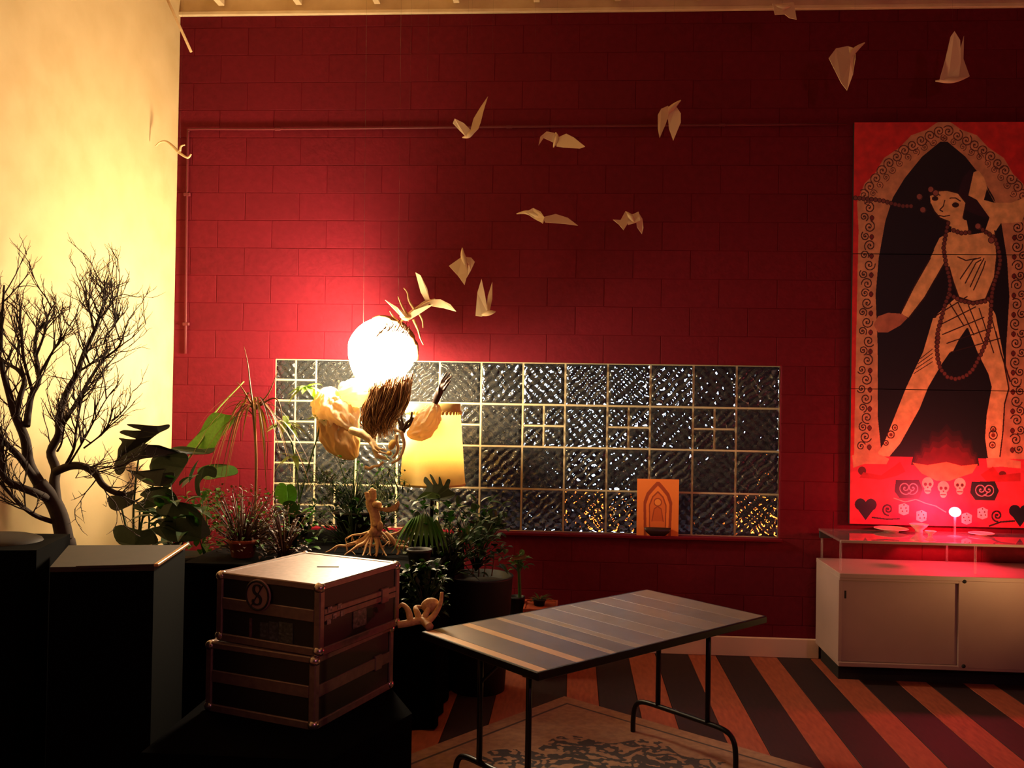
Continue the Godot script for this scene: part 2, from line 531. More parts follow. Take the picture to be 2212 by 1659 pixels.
func build_room() -> void:
	# floor: alternating light and dark planks running away from the red wall
	var fl := structure("floor")
	var st := mb(true)
	box(st, Vector3(1.0, -0.12, 4.6), Vector3(8.4, 0.2, 9.6))
	part(fl, st, "slab", M.dark_gap)
	var x := 0.844 - 0.425 * 9
	var meshes := {}
	for w in [0.190, 0.229]:
		for L in [3.0, 4.6]:
			var s := mb(true)
			box(s, Vector3.ZERO, Vector3(w, 0.02, L - 0.004), Basis.IDENTITY, 0.002)
			meshes[[w, L]] = commit(s)
	var k := 0
	while x < 5.0:
		for dark in 2:
			var w: float = 0.229 if dark else 0.190
			var z := 0.0
			for L in ([3.0, 4.6, 3.0] if (k + dark) % 2 == 0 else [4.6, 3.0]):
				if z + L > 9.4: continue
				if x + w < LEFT_X + 0.05: continue
				piece(fl, meshes[[w, L]], "plank", (M.plank_dark if dark else M.plank_light)[rng.randi() % 3], Transform3D(Basis.IDENTITY, Vector3(x + w / 2, -0.01, z + L / 2)))
				z += L
			x += w + 0.003
		k += 1
	# left wall, right wall, wall behind the camera
	var wl := structure("wall_left")
	st = mb(true)
	box(st, Vector3(LEFT_X - 0.1, 2.5, 4.5), Vector3(0.2, 5.2, 9.4))
	part(wl, st, "plaster", M.cream_wall)
	var wr := structure("wall_right")
	st = mb(true)
	box(st, Vector3(5.0, 2.5, 4.5), Vector3(0.2, 5.2, 9.4))
	part(wr, st, "plaster", M.dark_room)
	var wf := structure("wall_front")
	st = mb(true)
	box(st, Vector3(1.0, 2.5, 9.3), Vector3(8.2, 5.2, 0.2))
	part(wf, st, "plaster", M.dark_room)
	# back wall of painted blocks round the window
	var wb := structure("wall_back")
	var wx1 := WIN_X + FOOT * 12
	var wy0 := WIN_TOP - FOOT * 4
	st = mb(true)
	var d := 0.19
	var zc := -0.006 - d / 2
	box(st, Vector3((LEFT_X - 0.2 + WIN_X) / 2, 2.35, zc), Vector3(WIN_X - LEFT_X + 0.2, 4.9, d))
	box(st, Vector3((wx1 + 5.1) / 2, 2.35, zc), Vector3(5.1 - wx1, 4.9, d))
	box(st, Vector3((WIN_X + wx1) / 2, (WIN_TOP + 4.8) / 2, zc), Vector3(wx1 - WIN_X, 4.8 - WIN_TOP, d))
	box(st, Vector3((WIN_X + wx1) / 2, (wy0 - 0.1) / 2, zc), Vector3(wx1 - WIN_X, wy0 + 0.1, d))
	part(wb, st, "mortar", M.mortar_red)
	var bm := {}
	var CH := 0.2032
	var CL := 0.4064
	var row := -11
	while row < 13:
		var y0 := WIN_TOP + row * CH
		var y1 := minf(y0 + CH, TOP_Y)
		y0 = maxf(y0, 0.0)
		if y1 - y0 > 0.03:
			var xs := -0.597 + (0.5 if posmod(row, 2) == 1 else 0.0) * CL - CL * 8
			while xs < 5.0:
				var x0 := maxf(xs, LEFT_X)
				var x1 := minf(xs + CL, 3.6)
				var spans := [[x0, x1]]
				if y0 < WIN_TOP - 0.01 and y1 > wy0 + 0.01:
					spans = [[x0, minf(x1, WIN_X)], [maxf(x0, wx1), x1]]
				for sp in spans:
					var w: float = sp[1] - sp[0]
					if w < 0.03: continue
					if sp[0] > 1.99 and sp[1] < 3.15 and y0 > 1.0 and y1 < 3.75: continue   # behind the painted panel
					if sp[0] > 1.8 and y1 < 0.68: continue   # behind the cabinet
					var key := "%.3f_%.3f" % [w, y1 - y0]
					if not bm.has(key):
						var s := mb(true)
						box(s, Vector3.ZERO, Vector3(w - 0.005, y1 - y0 - 0.004, 0.014), Basis.IDENTITY, 0.0015)
						bm[key] = commit(s)
					piece(wb, bm[key], "block", M.block[rng.randi() % 3], Transform3D(Basis.IDENTITY, Vector3((sp[0] + sp[1]) / 2, (y0 + y1) / 2, -0.0105 + rng.randf_range(-0.0006, 0.0006))))
				xs += CL
		row += 1
	# low pale board along the foot of the wall
	var bb := structure("baseboard_back")
	st = mb(true)
	box(st, Vector3((-0.6 + 1.747) / 2, 0.067, 0.014), Vector3(2.347, 0.134, 0.028), Basis.IDENTITY, 0.004)
	part(bb, st, "board", M.pale_board)
	# conduit painted with the wall
	var cp := thing("conduit_pipe", "thin red painted conduit running along and down the block wall", "pipe", Vector3(-2.86, 2.1, 0.02))
	st = mb()
	tube(st, smooth_points([at(401, 764, 0.011), at(403, 520, 0.011), at(406, 300, 0.011), at(408, 284, 0.011), at(424, 279, 0.011), at(600, 279, 0.011), at(1100, 274, 0.011), at(1830, 268, 0.011)], 4), 0.008, 0.008, 8)
	part(cp, st, "pipe", M.red_paint)
	for q in [[402, 700], [404, 420], [600, 279], [1100, 274], [1560, 270]]:
		var s := mb(true)
		box(s, at(q[0], q[1], 0.010), Vector3(0.045, 0.02, 0.018) if q[0] > 500 else Vector3(0.05, 0.025, 0.018), Basis.IDENTITY, 0.004)
		part(cp, s, "bracket", M.red_paint)
	# ceiling: ledger on the wall, joists and boards above
	var ce := structure("ceiling")
	st = mb(true)
	box(st, Vector3(1.0, 4.95, 4.5), Vector3(8.4, 0.1, 9.6))
	part(ce, st, "deck", M.ceiling)
	st = mb(true)
	box(st, Vector3(1.0, TOP_Y + 0.014, 0.005), Vector3(8.2, 0.028, 0.04), Basis.IDENTITY, 0.004)
	part(ce, st, "ledger", M.ceiling)
	st = mb(true)
	box(st, Vector3(1.0, 4.75, -0.05), Vector3(8.2, 0.30, 0.1))
	part(ce, st, "rim_board", M.ceiling)
	var s2 := mb(true)
	box(s2, Vector3.ZERO, Vector3(0.045, 0.27, 9.1), Basis.IDENTITY, 0.003)
	var jm := commit(s2)
	var jx := -2.62
	while jx < 5.0:
		piece(ce, jm, "joist", M.ceiling, Transform3D(Basis.IDENTITY, Vector3(jx, 4.77, 4.58)))
		jx += 0.58

func ripple_mesh(size: float, flip: bool, seed_: int) -> ArrayMesh:
	# a solid glass block: waves across one diagonal in front, across the other behind
	var n := 44 if size > 0.2 else 22
	var st := mb()
	var th := 0.04
	var sg := -1.0 if flip else 1.0
	var wv := FastNoiseLite.new()
	wv.seed = seed_
	wv.frequency = 3.0
	var front := []
	var rear := []
	for j in n + 1:
		var a := []
		var b := []
		for i in n + 1:
			var x := (float(i) / n - 0.5) * size
			var y := (float(j) / n - 0.5) * size
			var edge := clampf(minf(size / 2 - absf(x), size / 2 - absf(y)) / 0.018, 0.0, 1.0)
			var wob := wv.get_noise_2d(x * 4.0, y * 4.0)
			var p := (x + sg * y) * 0.7071
			var q := (x - sg * y) * 0.7071
			var w := 0.0058 * (sin(TAU * p / 0.050 + wob * 2.2) + 0.35 * sin(TAU * q / 0.075 + wob * 3.0)) * edge
			var w2 := 0.0058 * (sin(TAU * q / 0.050 + wob * 2.2 + 1.0)) * edge
			a.append(Vector3(x, y, th + w - (1.0 - edge) * 0.008))
			b.append(Vector3(x, y, -th + w2 + (1.0 - edge) * 0.008))
		front.append(a)
		rear.append(b)
	for j in n:
		for i in n:
			quad(st, front[j][i], front[j][i + 1], front[j + 1][i + 1], front[j + 1][i])
			quad(st, rear[j][i + 1], rear[j][i], rear[j + 1][i], rear[j + 1][i + 1])
	st.set_smooth_group(1)
	for i in n:
		quad(st, rear[0][i], rear[0][i + 1], front[0][i + 1], front[0][i])
		quad(st, front[n][i], front[n][i + 1], rear[n][i + 1], rear[n][i])
		quad(st, rear[i + 1][0], rear[i][0], front[i][0], front[i + 1][0])
		quad(st, front[i + 1][n], front[i][n], rear[i][n], rear[i + 1][n])
	return commit(st)

func build_window() -> void:
	var w := structure("window_1")
	var J := 0.016
	var zc := -0.075
	var big := [ripple_mesh(FOOT - J, false, 1), ripple_mesh(FOOT - J, true, 2)]
	var small := [ripple_mesh(FOOT / 2 - J, false, 3), ripple_mesh(FOOT / 2 - J, true, 4)]
	for c in 12:
		for r in 4:
			var split := c == 0 or (r == 1 and c % 2 == 0) or (r == 3 and c in [1, 2])
			var o := Vector3(WIN_X + FOOT * c, WIN_TOP - FOOT * r, zc)
			if split:
				for i in 2:
					for j in 2:
						piece(w, small[(i + j) % 2], "glass_block", M.glass, Transform3D(Basis.IDENTITY, o + Vector3(FOOT * (0.25 + 0.5 * i), -FOOT * (0.25 + 0.5 * j), 0)))
			else:
				piece(w, big[(c + r) % 2], "glass_block", M.glass, Transform3D(Basis.IDENTITY, o + Vector3(FOOT / 2, -FOOT / 2, 0)))
	# mortar joints, each a bar of its own
	var lines := []
	for c in 13: lines.append([Vector3(WIN_X + FOOT * c, WIN_TOP - FOOT * 2, zc), Vector3(J, FOOT * 4, 0.062)])
	for r in 5: lines.append([Vector3(WIN_X + FOOT * 6, WIN_TOP - FOOT * r, zc), Vector3(FOOT * 12, J, 0.0615)])
	for c in 12:
		for r in 4:
			if c == 0 or (r == 1 and c % 2 == 0) or (r == 3 and c in [1, 2]):
				var o := Vector3(WIN_X + FOOT * (c + 0.5), WIN_TOP - FOOT * (r + 0.5), zc)
				lines.append([o, Vector3(J, FOOT - J, 0.061)])
				lines.append([o, Vector3(FOOT - J, J, 0.0605)])
	for l in lines:
		var s := mb(true)
		box(s, l[0], l[1], Basis.IDENTITY, 0.003)
		part(w, s, "mortar_joint", M.mortar)
	# painted sill below the blocks
	var si := structure("trim_1")
	var st := mb(true)
	box(st, Vector3(WIN_X + FOOT * 6, WIN_TOP - FOOT * 4 - 0.012, -0.02), Vector3(FOOT * 12 + 0.03, 0.022, 0.10), Basis.IDENTITY, 0.004)
	part(si, st, "sill", M.mortar_red)
	# yard outside: dark paving
	var yd := structure("ground")
	st = mb(true)
	box(st, Vector3(0.5, -0.2, -6.3), Vector3(30, 0.2, 12))
	part(yd, st, "paving", M.dark_room)

func build_boxes() -> void:
	# tall black loudspeaker boxes at the left
	var P := [Vector3(-2.046, 0, 3.108), Vector3(-1.665, 0, 3.019), Vector3(-1.754, 0, 2.513), Vector3(-2.25, 0, 2.61)]
	var b := thing("speaker_cabinet", "black cabinet with a brownish top and one edge coloured gold as if lit, beside the road cases", "cabinet", Vector3(-1.93, 0, 2.81))
	var st := mb(true)
	prism(st, P, 0.0, 1.08)
	part(b, st, "body", M.black_box)
	st = mb(true)
	prism(st, P, 1.08, 1.10)
	part(b, st, "top_board", M.box_top)
	st = mb(true)
	var e0: Vector3 = P[1] + Vector3(0.008, 1.102, 0)
	var e1: Vector3 = P[2] + Vector3(0.008, 1.102, 0)
	bar(st, e0, e1, 0.018, 0.012)
	part(b, st, "lit_edge_strip", M.lit_edge, "gold strip in place of the lit edge")  # gold strip stands in for light on the edge
	st = mb(true)
	bar(st, P[0] + Vector3(0.1, 1.10, -0.01), P[1] + Vector3(0, 1.10, -0.01), 0.012, 0.012)
	part(b, st, "front_lip", M.box_top)
	var P2 := [Vector3(-2.80, 0, 2.98), Vector3(-2.25, 0, 2.86), Vector3(-2.35, 0, 2.42), Vector3(-2.80, 0, 2.46)]
	b = thing("speaker_cabinet", "black cabinet with a rounded dark top against the cream wall", "cabinet", Vector3(-2.55, 0, 2.7))
	st = mb(true)
	prism(st, P2, 0.0, 1.12)
	part(b, st, "body", M.black_box)
	st = mb()
	var cen := Vector3(-2.55, 1.12, 2.66)
	var prof := []
	for i in 7: prof.append(Vector2(cos(PI / 2 * i / 6.0) if i < 6 else 0.0, sin(PI / 2 * i / 6.0)))
	lathe(st, prof, cen, 28, Basis.from_scale(Vector3(0.19, 0.035, 0.17)))
	part(b, st, "rounded_top", M.box_top)
	# low black platform that carries the road cases
	var pl := thing("platform", "low black platform under the stacked road cases", "platform", Vector3(-1.3, 0, 2.7))
	st = mb(true)
	var c := Vector3(-1.62, 0, 2.82)
	prism(st, [Vector3(-1.64, 0, 3.15), Vector3(-0.90, 0, 3.15), Vector3(-0.68, 0, 2.60), Vector3(-0.9, 0, 2.14), Vector3(-1.64, 0, 2.1)], 0.0, 0.405)
	part(pl, st, "deck", M.black_cloth)
	# draped table for the plants, behind the cases
	var pt := thing("plant_table", "black draped table carrying the potted plants under the window", "table", Vector3(-1.5, 0, 1.1))
	st = mb(true)
	box(st, Vector3(-1.42, 0.845, 1.02), Vector3(1.40, 0.03, 1.34), Basis.IDENTITY, 0.006)
	part(pt, st, "tabletop", M.black_box)
	st = mb()
	var poly := []
	for k in 4:
		var ca: Vector3 = [Vector3(-2.13, 0, 1.70), Vector3(-0.71, 0, 1.70), Vector3(-0.71, 0, 0.34), Vector3(-2.13, 0, 0.34)][k]
		var cb: Vector3 = [Vector3(-0.71, 0, 1.70), Vector3(-0.71, 0, 0.34), Vector3(-2.13, 0, 0.34), Vector3(-2.13, 0, 1.70)][k]
		for i in 20: poly.append(ca.lerp(cb, i / 20.0) + (cb - ca).normalized().cross(Vector3.UP) * (0.012 * sin(i * 1.9)))
	for i in poly.size():
		var p: Vector3 = poly[i]
		var q: Vector3 = poly[(i + 1) % poly.size()]
		var pc := p.lerp(Vector3(-1.42, 0, 1.02), 0.015)
		var qc := q.lerp(Vector3(-1.42, 0, 1.02), 0.015)
		quad(st, p + Vector3.UP * 0.01, q + Vector3.UP * 0.01, qc + Vector3.UP * 0.83, pc + Vector3.UP * 0.83)
	part(pt, st, "drape", M.black_cloth)

func prism(st: SurfaceTool, pts: Array, y0: float, y1: float) -> void:
	st.set_smooth_group(-1)
	var p2 := PackedVector2Array()
	for p in pts: p2.append(Vector2(p.x, p.z))
	var cw := Geometry2D.is_polygon_clockwise(p2)
	var idx := Geometry2D.triangulate_polygon(p2)
	for i in range(0, idx.size(), 3):
		var t := [pts[idx[i]], pts[idx[i + 1]], pts[idx[i + 2]]]
		if (t[1] - t[0]).cross(t[2] - t[0]).y < 0: t.reverse()
		tri(st, t[0] + Vector3.UP * y1, t[1] + Vector3.UP * y1, t[2] + Vector3.UP * y1)
		tri(st, t[2] + Vector3.UP * y0, t[1] + Vector3.UP * y0, t[0] + Vector3.UP * y0)
	var area := 0.0
	for i in pts.size():
		var a: Vector3 = pts[i]
		var b: Vector3 = pts[(i + 1) % pts.size()]
		area += a.z * b.x - a.x * b.z
	for i in pts.size():
		var a: Vector3 = pts[i]
		var b: Vector3 = pts[(i + 1) % pts.size()]
		if area < 0:
			var t := a
			a = b
			b = t
		quad(st, a + Vector3.UP * y0, b + Vector3.UP * y0, b + Vector3.UP * y1, a + Vector3.UP * y1)

func bar(st: SurfaceTool, a: Vector3, b: Vector3, w: float, h: float, bevel := 0.002) -> void:
	var z := (b - a).normalized()
	var x := Vector3.UP.cross(z).normalized() if absf(z.y) < 0.95 else Vector3.RIGHT
	var y := z.cross(x).normalized()
	box(st, (a + b) / 2, Vector3(w, h, (b - a).length()), Basis(x, y, z), bevel)

func build_cases() -> void:
	# two stacked road cases, near corner and turn read from the photograph
	for k in 2:
		var near: Vector3 = [Vector3(-1.03, 0.71, 2.855), Vector3(-1.045, 0.405, 2.855)][k]
		var ang: float = [0.379, 0.340][k]
		var W: float = [0.556, 0.57][k]
		var D: float = [0.607, 0.63][k]
		var H: float = [0.298, 0.30][k]
		var e := Vector3(cos(ang), 0, sin(ang))
		var g := Vector3(-sin(ang), 0, cos(ang))
		var bs := Basis(e, Vector3.UP, g)
		var c := near - e * W / 2 - g * D / 2
		var lab: String = ["road case with a metal lid and a round S sign, topmost of the stack", "plain black road case with metal bands, bottom of the stack"][k]
		var t := thing("road_case", lab, "road case", c, "stacked road cases")
		var st := mb(true)
		box(st, c + Vector3.UP * H / 2, Vector3(W - 0.012, H - 0.012, D - 0.012), bs)
		part(t, st, "body", M.black_panel)
		if k == 0:
			st = mb(true)
			box(st, c + Vector3.UP * (H - 0.005), Vector3(W - 0.03, 0.008, D - 0.03), bs, 0.002)
			part(t, st, "lid_panel", M.alu)
			st = mb(true)
			box(st, c + Vector3.UP * (H - 0.0005) + e * 0.06 - g * 0.04, Vector3(0.10, 0.004, 0.012), bs.rotated(Vector3.UP, 0.5), 0.001)
			part(t, st, "scuff_strip", M.dark_gap)
		# edge profiles
		var hw := W / 2 - 0.014
		var hd := D / 2 - 0.014
		for yy in [0.016, H - 0.012]:
			for s in [-1, 1]:
				st = mb(true)
				box(st, c + Vector3.UP * yy + g * (s * hd), Vector3(W - 0.03, 0.034 if yy < 0.1 else 0.028, 0.032), bs, 0.004)
				part(t, st, "edge_profile", M.alu)
				st = mb(true)
				box(st, c + Vector3.UP * yy + e * (s * hw), Vector3(0.032, 0.034 if yy < 0.1 else 0.028, D - 0.03), bs, 0.004)
				part(t, st, "edge_profile", M.alu)
		for s in [[-1, -1], [1, -1], [1, 1], [-1, 1]]:
			st = mb(true)
			box(st, c + Vector3.UP * H / 2 + e * (s[0] * hw) + g * (s[1] * hd), Vector3(0.034, H - 0.03, 0.034), bs, 0.005)
			part(t, st, "corner_profile", M.alu)
			for yy in [0.02, H - 0.016]:
				st = mb()
				ball(st, c + Vector3.UP * yy + e * (s[0] * (hw + 0.001)) + g * (s[1] * (hd + 0.001)), Vector3(0.026, 0.023, 0.026), bs, 12, 8)
				part(t, st, "ball_corner", M.steel)
		# band round the middle
		var yb: float = [0.165, 0.155][k]
		var band := 0.052
		for s in [-1, 1]:
			st = mb(true)
			box(st, c + Vector3.UP * yb + g * (s * (D / 2 - 0.004)), Vector3(W - 0.06, band, 0.012), bs, 0.003)
			part(t, st, "band", M.alu)
			st = mb(true)
			box(st, c + Vector3.UP * yb + e * (s * (W / 2 - 0.004)), Vector3(0.012, band, D - 0.06), bs, 0.003)
			part(t, st, "band", M.alu)
		if k == 0:
			st = mb(true)
			box(st, c + Vector3.UP * (yb + 0.002) + e * (W / 2 + 0.003), Vector3(0.004, 0.004, D - 0.06), bs)
			part(t, st, "lid_seam", M.dark_gap)
			# round sign with a struck S
			var sc := c + g * (D / 2 + 0.006) + Vector3.UP * 0.222 - e * 0.045
			st = mb()
			st.set_smooth_group(-1)
			var rot := Basis(e, g, -Vector3.UP)
			lathe(st, [Vector2(0, 0.004), Vector2(0.066, 0.004), Vector2(0.068, 0.002), Vector2(0.068, -0.004)], sc, 32, rot)
			var pale := mat(Color(0.50, 0.38, 0.36), 0.6)
			var sign := part(t, st, "round_sign", pale, "round sign with a letter S")
			st = mb()
			var ring := []
			for i in 33: ring.append(sc + g * 0.005 + e * (0.061 * cos(TAU * i / 32)) + Vector3.UP * (0.061 * sin(TAU * i / 32)))
			tube(st, ring, 0.0045, 0.0045, 6)
			var r := part(sign, st, "sign_ring", M.dark_gap)
			var tm := TextMesh.new()
			tm.text = "S"
			tm.font_size = 64
			tm.pixel_size = 0.0019
			tm.depth = 0.004
			var f := SystemFont.new()
			f.font_names = PackedStringArray(["Droid Serif"])
			tm.font = f
			var lt := MeshInstance3D.new()
			lt.name = "letter"
			lt.mesh = tm
			lt.material_override = M.dark_gap
			sign.add_child(lt, true)
			lt.transform = Transform3D(Basis(e, Vector3.UP, g), sc + g * 0.006)
			st = mb(true)
			bar(st, sc + g * 0.006 - e * 0.03 - Vector3.UP * 0.046, sc + g * 0.006 + e * 0.03 + Vector3.UP * 0.046, 0.006, 0.004)
			part(sign, st, "slash", M.dark_gap)
			# stickers
			for q in [[-0.09, 0.075, 0.012, 0.085, Color(0.36, 0.16, 0.20)], [-0.015, 0.072, 0.045, 0.07, Color(0.14, 0.15, 0.17)], [0.10, 0.078, 0.075, 0.085, Color(0.21, 0.24, 0.20)], [0.035, 0.075, 0.05, 0.08, Color(0.16, 0.17, 0.21)]]:
				st = mb(true)
				box(st, c + g * (D / 2 - 0.004) + e * q[0] + Vector3.UP * q[1], Vector3(q[2], q[3], 0.004), bs)
				part(t, st, "sticker", print_mat(q[4], int(q[0] * 1000) + 500))
			st = mb(true)
			box(st, c + e * (W / 2 - 0.004) + g * 0.01 + Vector3.UP * 0.10, Vector3(0.004, 0.075, 0.10), bs)
			part(t, st, "sticker", print_mat(Color(0.55, 0.40, 0.37), 91), "pale square sticker with a dark print")
			for q in [[0.24, 0.185], [0.205, 0.15], [0.17, 0.185], [0.245, 0.135], [0.15, 0.15]]:
				st = mb(true)
				box(st, c + e * (W / 2 + 0.003) + g * q[0] + Vector3.UP * q[1], Vector3(0.003, 0.022, 0.026), bs)
				part(t, st, "sticker", print_mat(Color(0.72, 0.6, 0.56), int(q[0] * 999)))
		# recessed catch on the right face
		st = mb(true)
		box(st, c + e * (W / 2 - 0.001) - g * 0.18 + Vector3.UP * yb, Vector3(0.016, 0.07, 0.06), bs, 0.004)
		part(t, st, "latch", M.alu)

func print_mat(c: Color, s: int) -> StandardMaterial3D:
	return tex_mat(noise_image(s, 0.09, c.darkened(0.75), c.lightened(0.25), 64, 2), 9.0, 0.5)

func build_table() -> void:
	var near := Vector3(-0.115, 0.74, 3.07)
	var u := Vector3(0.714, 0, -0.70).normalized()     # long side
	var v := Vector3(-0.70, 0, -0.714).normalized()    # short side
	var L := 1.52
	var S := 0.775
	var c := near + u * L / 2 + v * S / 2
	var bs := Basis(u, Vector3.UP, -v)
	var t := thing("folding_table", "folding table with a planked top and dark tube legs, on the patterned rug", "table", Vector3(c.x, 0, c.z))
	var st := mb(true)
	box(st, c - Vector3.UP * 0.016, Vector3(L - 0.01, 0.014, S - 0.01), bs)
	part(t, st, "underside", M.table_wood)
	# rim
	for s in [-1, 1]:
		st = mb(true)
		box(st, c - Vector3.UP * 0.014 + v * (s * (S / 2 - 0.005)), Vector3(L, 0.034, 0.014), bs, 0.003)
		part(t, st, "rim", M.dark_steel)
		st = mb(true)
		box(st, c - Vector3.UP * 0.014 + u * (s * (L / 2 - 0.005)), Vector3(0.014, 0.034, S), bs, 0.003)
		part(t, st, "rim", M.dark_steel)
	# boards across the top, gold and brown bands first, then grey-brown
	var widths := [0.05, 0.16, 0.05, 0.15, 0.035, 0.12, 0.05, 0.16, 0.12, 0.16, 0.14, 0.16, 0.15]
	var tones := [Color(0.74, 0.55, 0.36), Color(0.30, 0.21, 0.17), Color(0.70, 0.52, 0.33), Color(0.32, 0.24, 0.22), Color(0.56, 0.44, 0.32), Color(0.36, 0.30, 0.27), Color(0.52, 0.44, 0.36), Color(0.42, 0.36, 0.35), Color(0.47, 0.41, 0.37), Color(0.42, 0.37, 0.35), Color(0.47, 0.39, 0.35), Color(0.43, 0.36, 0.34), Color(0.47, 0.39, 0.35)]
	var x := -L / 2 + 0.008
	var tot := 0.0
	for w in widths: tot += w
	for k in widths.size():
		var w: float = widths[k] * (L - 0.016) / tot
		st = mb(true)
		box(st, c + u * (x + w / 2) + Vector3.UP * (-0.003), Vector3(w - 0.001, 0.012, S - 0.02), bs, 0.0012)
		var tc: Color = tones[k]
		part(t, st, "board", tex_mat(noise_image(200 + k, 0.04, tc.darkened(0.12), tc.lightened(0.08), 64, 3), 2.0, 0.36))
		x += w
	# legs: two at each end, joined by a foot bar whose ends turn down to the floor
	for end in [-1, 1]:
		var ec: Vector3 = c + u * (end * (L / 2 - 0.16))
		for s in [-1, 1]:
			st = mb()
			var top: Vector3 = ec + v * (s * 0.16) - Vector3.UP * 0.02
			tube(st, [top, Vector3(top.x, 0.19, top.z)], 0.0135, 0.0135, 10)
			part(t, st, "leg", M.dark_steel)
		st = mb()
		var f := Vector3(ec.x, 0, ec.z)
		tube(st, smooth_points([f - v * 0.33 + Vector3.UP * 0.0, f - v * 0.33 + Vector3.UP * 0.08, f - v * 0.315 + Vector3.UP * 0.15, f - v * 0.26 + Vector3.UP * 0.185, f - v * 0.1 + Vector3.UP * 0.19, f + v * 0.1 + Vector3.UP * 0.19, f + v * 0.26 + Vector3.UP * 0.185, f + v * 0.315 + Vector3.UP * 0.15, f + v * 0.33 + Vector3.UP * 0.08, f + v * 0.33], 4), 0.0135, 0.0135, 10)
		part(t, st, "foot_bar", M.dark_steel)
		st = mb()
		tube(st, [ec + v * 0.16 - Vector3.UP * 0.20, ec - v * 0.0 - Vector3.UP * 0.06, ec - v * 0.02 - Vector3.UP * 0.03], 0.008, 0.008, 8)
		part(t, st, "brace", M.dark_steel)
		st = mb()
		tube(st, [ec + v * 0.17 - Vector3.UP * 0.03, ec - v * 0.17 - Vector3.UP * 0.03], 0.012, 0.012, 8)
		part(t, st, "cross_tube", M.dark_steel)

func build_rug() -> void:
	var a := Vector3(0.79, 0, 0.61).normalized()
	var b := Vector3(-0.61, 0, 0.79).normalized()
	var corner := Vector3(-0.02, 0, 1.06)
	var W := 2.0
	var L := 3.0
	var c := corner + a * W / 2 + b * L / 2
	# flat woven pattern: cream ground, dark leafy medallion, border line
	var im := Image.create(512, 768, false, Image.FORMAT_RGB8)
	var n := FastNoiseLite.new()
	n.seed = 5
	n.frequency = 0.035
	n.fractal_octaves = 3
	var cream := Color(0.60, 0.45, 0.33)
	var ink := Color(0.10, 0.075, 0.10)
	for y in 768:
		for x in 512:
			var u := (x / 512.0 - 0.5) * W
			var v := (y / 768.0 - 0.5) * L
			var col := cream.lerp(Color(0.52, 0.37, 0.28), clampf(n.get_noise_2d(x * 2.0, y * 2.0) + 0.4, 0, 1))
			var ed := minf(W / 2 - absf(u), L / 2 - absf(v))
			# scrolling leaves inside an oval medallion
			var dx := u * 1.02
			var dy := (v + 0.55) * 1.0
			var r := sqrt(dx * dx + dy * dy)
			var th := atan2(dy, dx)
			var lim := 0.70 + 0.06 * cos(th * 10.0)
			if r < lim:
				var wv := sin(r * 46.0 + 3.0 * sin(th * 5.0) + n.get_noise_2d(x * 0.7, y * 0.7) * 5.0) * cos(th * 10.0 + r * 14.0 + n.get_noise_2d(y * 0.7, x * 0.7) * 4.0)
				if wv > -0.12: col = ink.lerp(Color(0.16, 0.11, 0.11), clampf(n.get_noise_2d(x * 3.0, y * 3.0) + 0.5, 0, 1))
			if ed < 0.10 and ed > 0.085: col = Color(0.2, 0.14, 0.13)
			im.set_pixel(x, y, col)
	var m := mat(Color.WHITE, 0.95)
	m.albedo_texture = ImageTexture.create_from_image(im)
	m.rim_enabled = true
	m.rim = 0.3
	var st := mb(true)
	var y1 := Vector3.UP * 0.009
	var p := [corner, corner + a * W, corner + a * W + b * L, corner + b * L]
	var uv := [Vector2(0, 0), Vector2(1, 0), Vector2(1, 1), Vector2(0, 1)]
	for k in [0, 1, 2, 0, 2, 3]:
		st.set_uv(uv[k])
		st.add_vertex(p[k] + y1)
	for i in 4:
		var q: Vector3 = p[i]
		var q2: Vector3 = p[(i + 1) % 4]
		for vv in [q, q2, q2 + y1, q, q2 + y1, q + y1]:
			st.set_uv(Vector2(0.02, 0.02))
			st.add_vertex(vv)
	var t := thing("rug", "cream rug with a dark leafy medallion under the folding table", "rug", Vector3(c.x, 0, c.z))
	part(t, st, "pile", m)

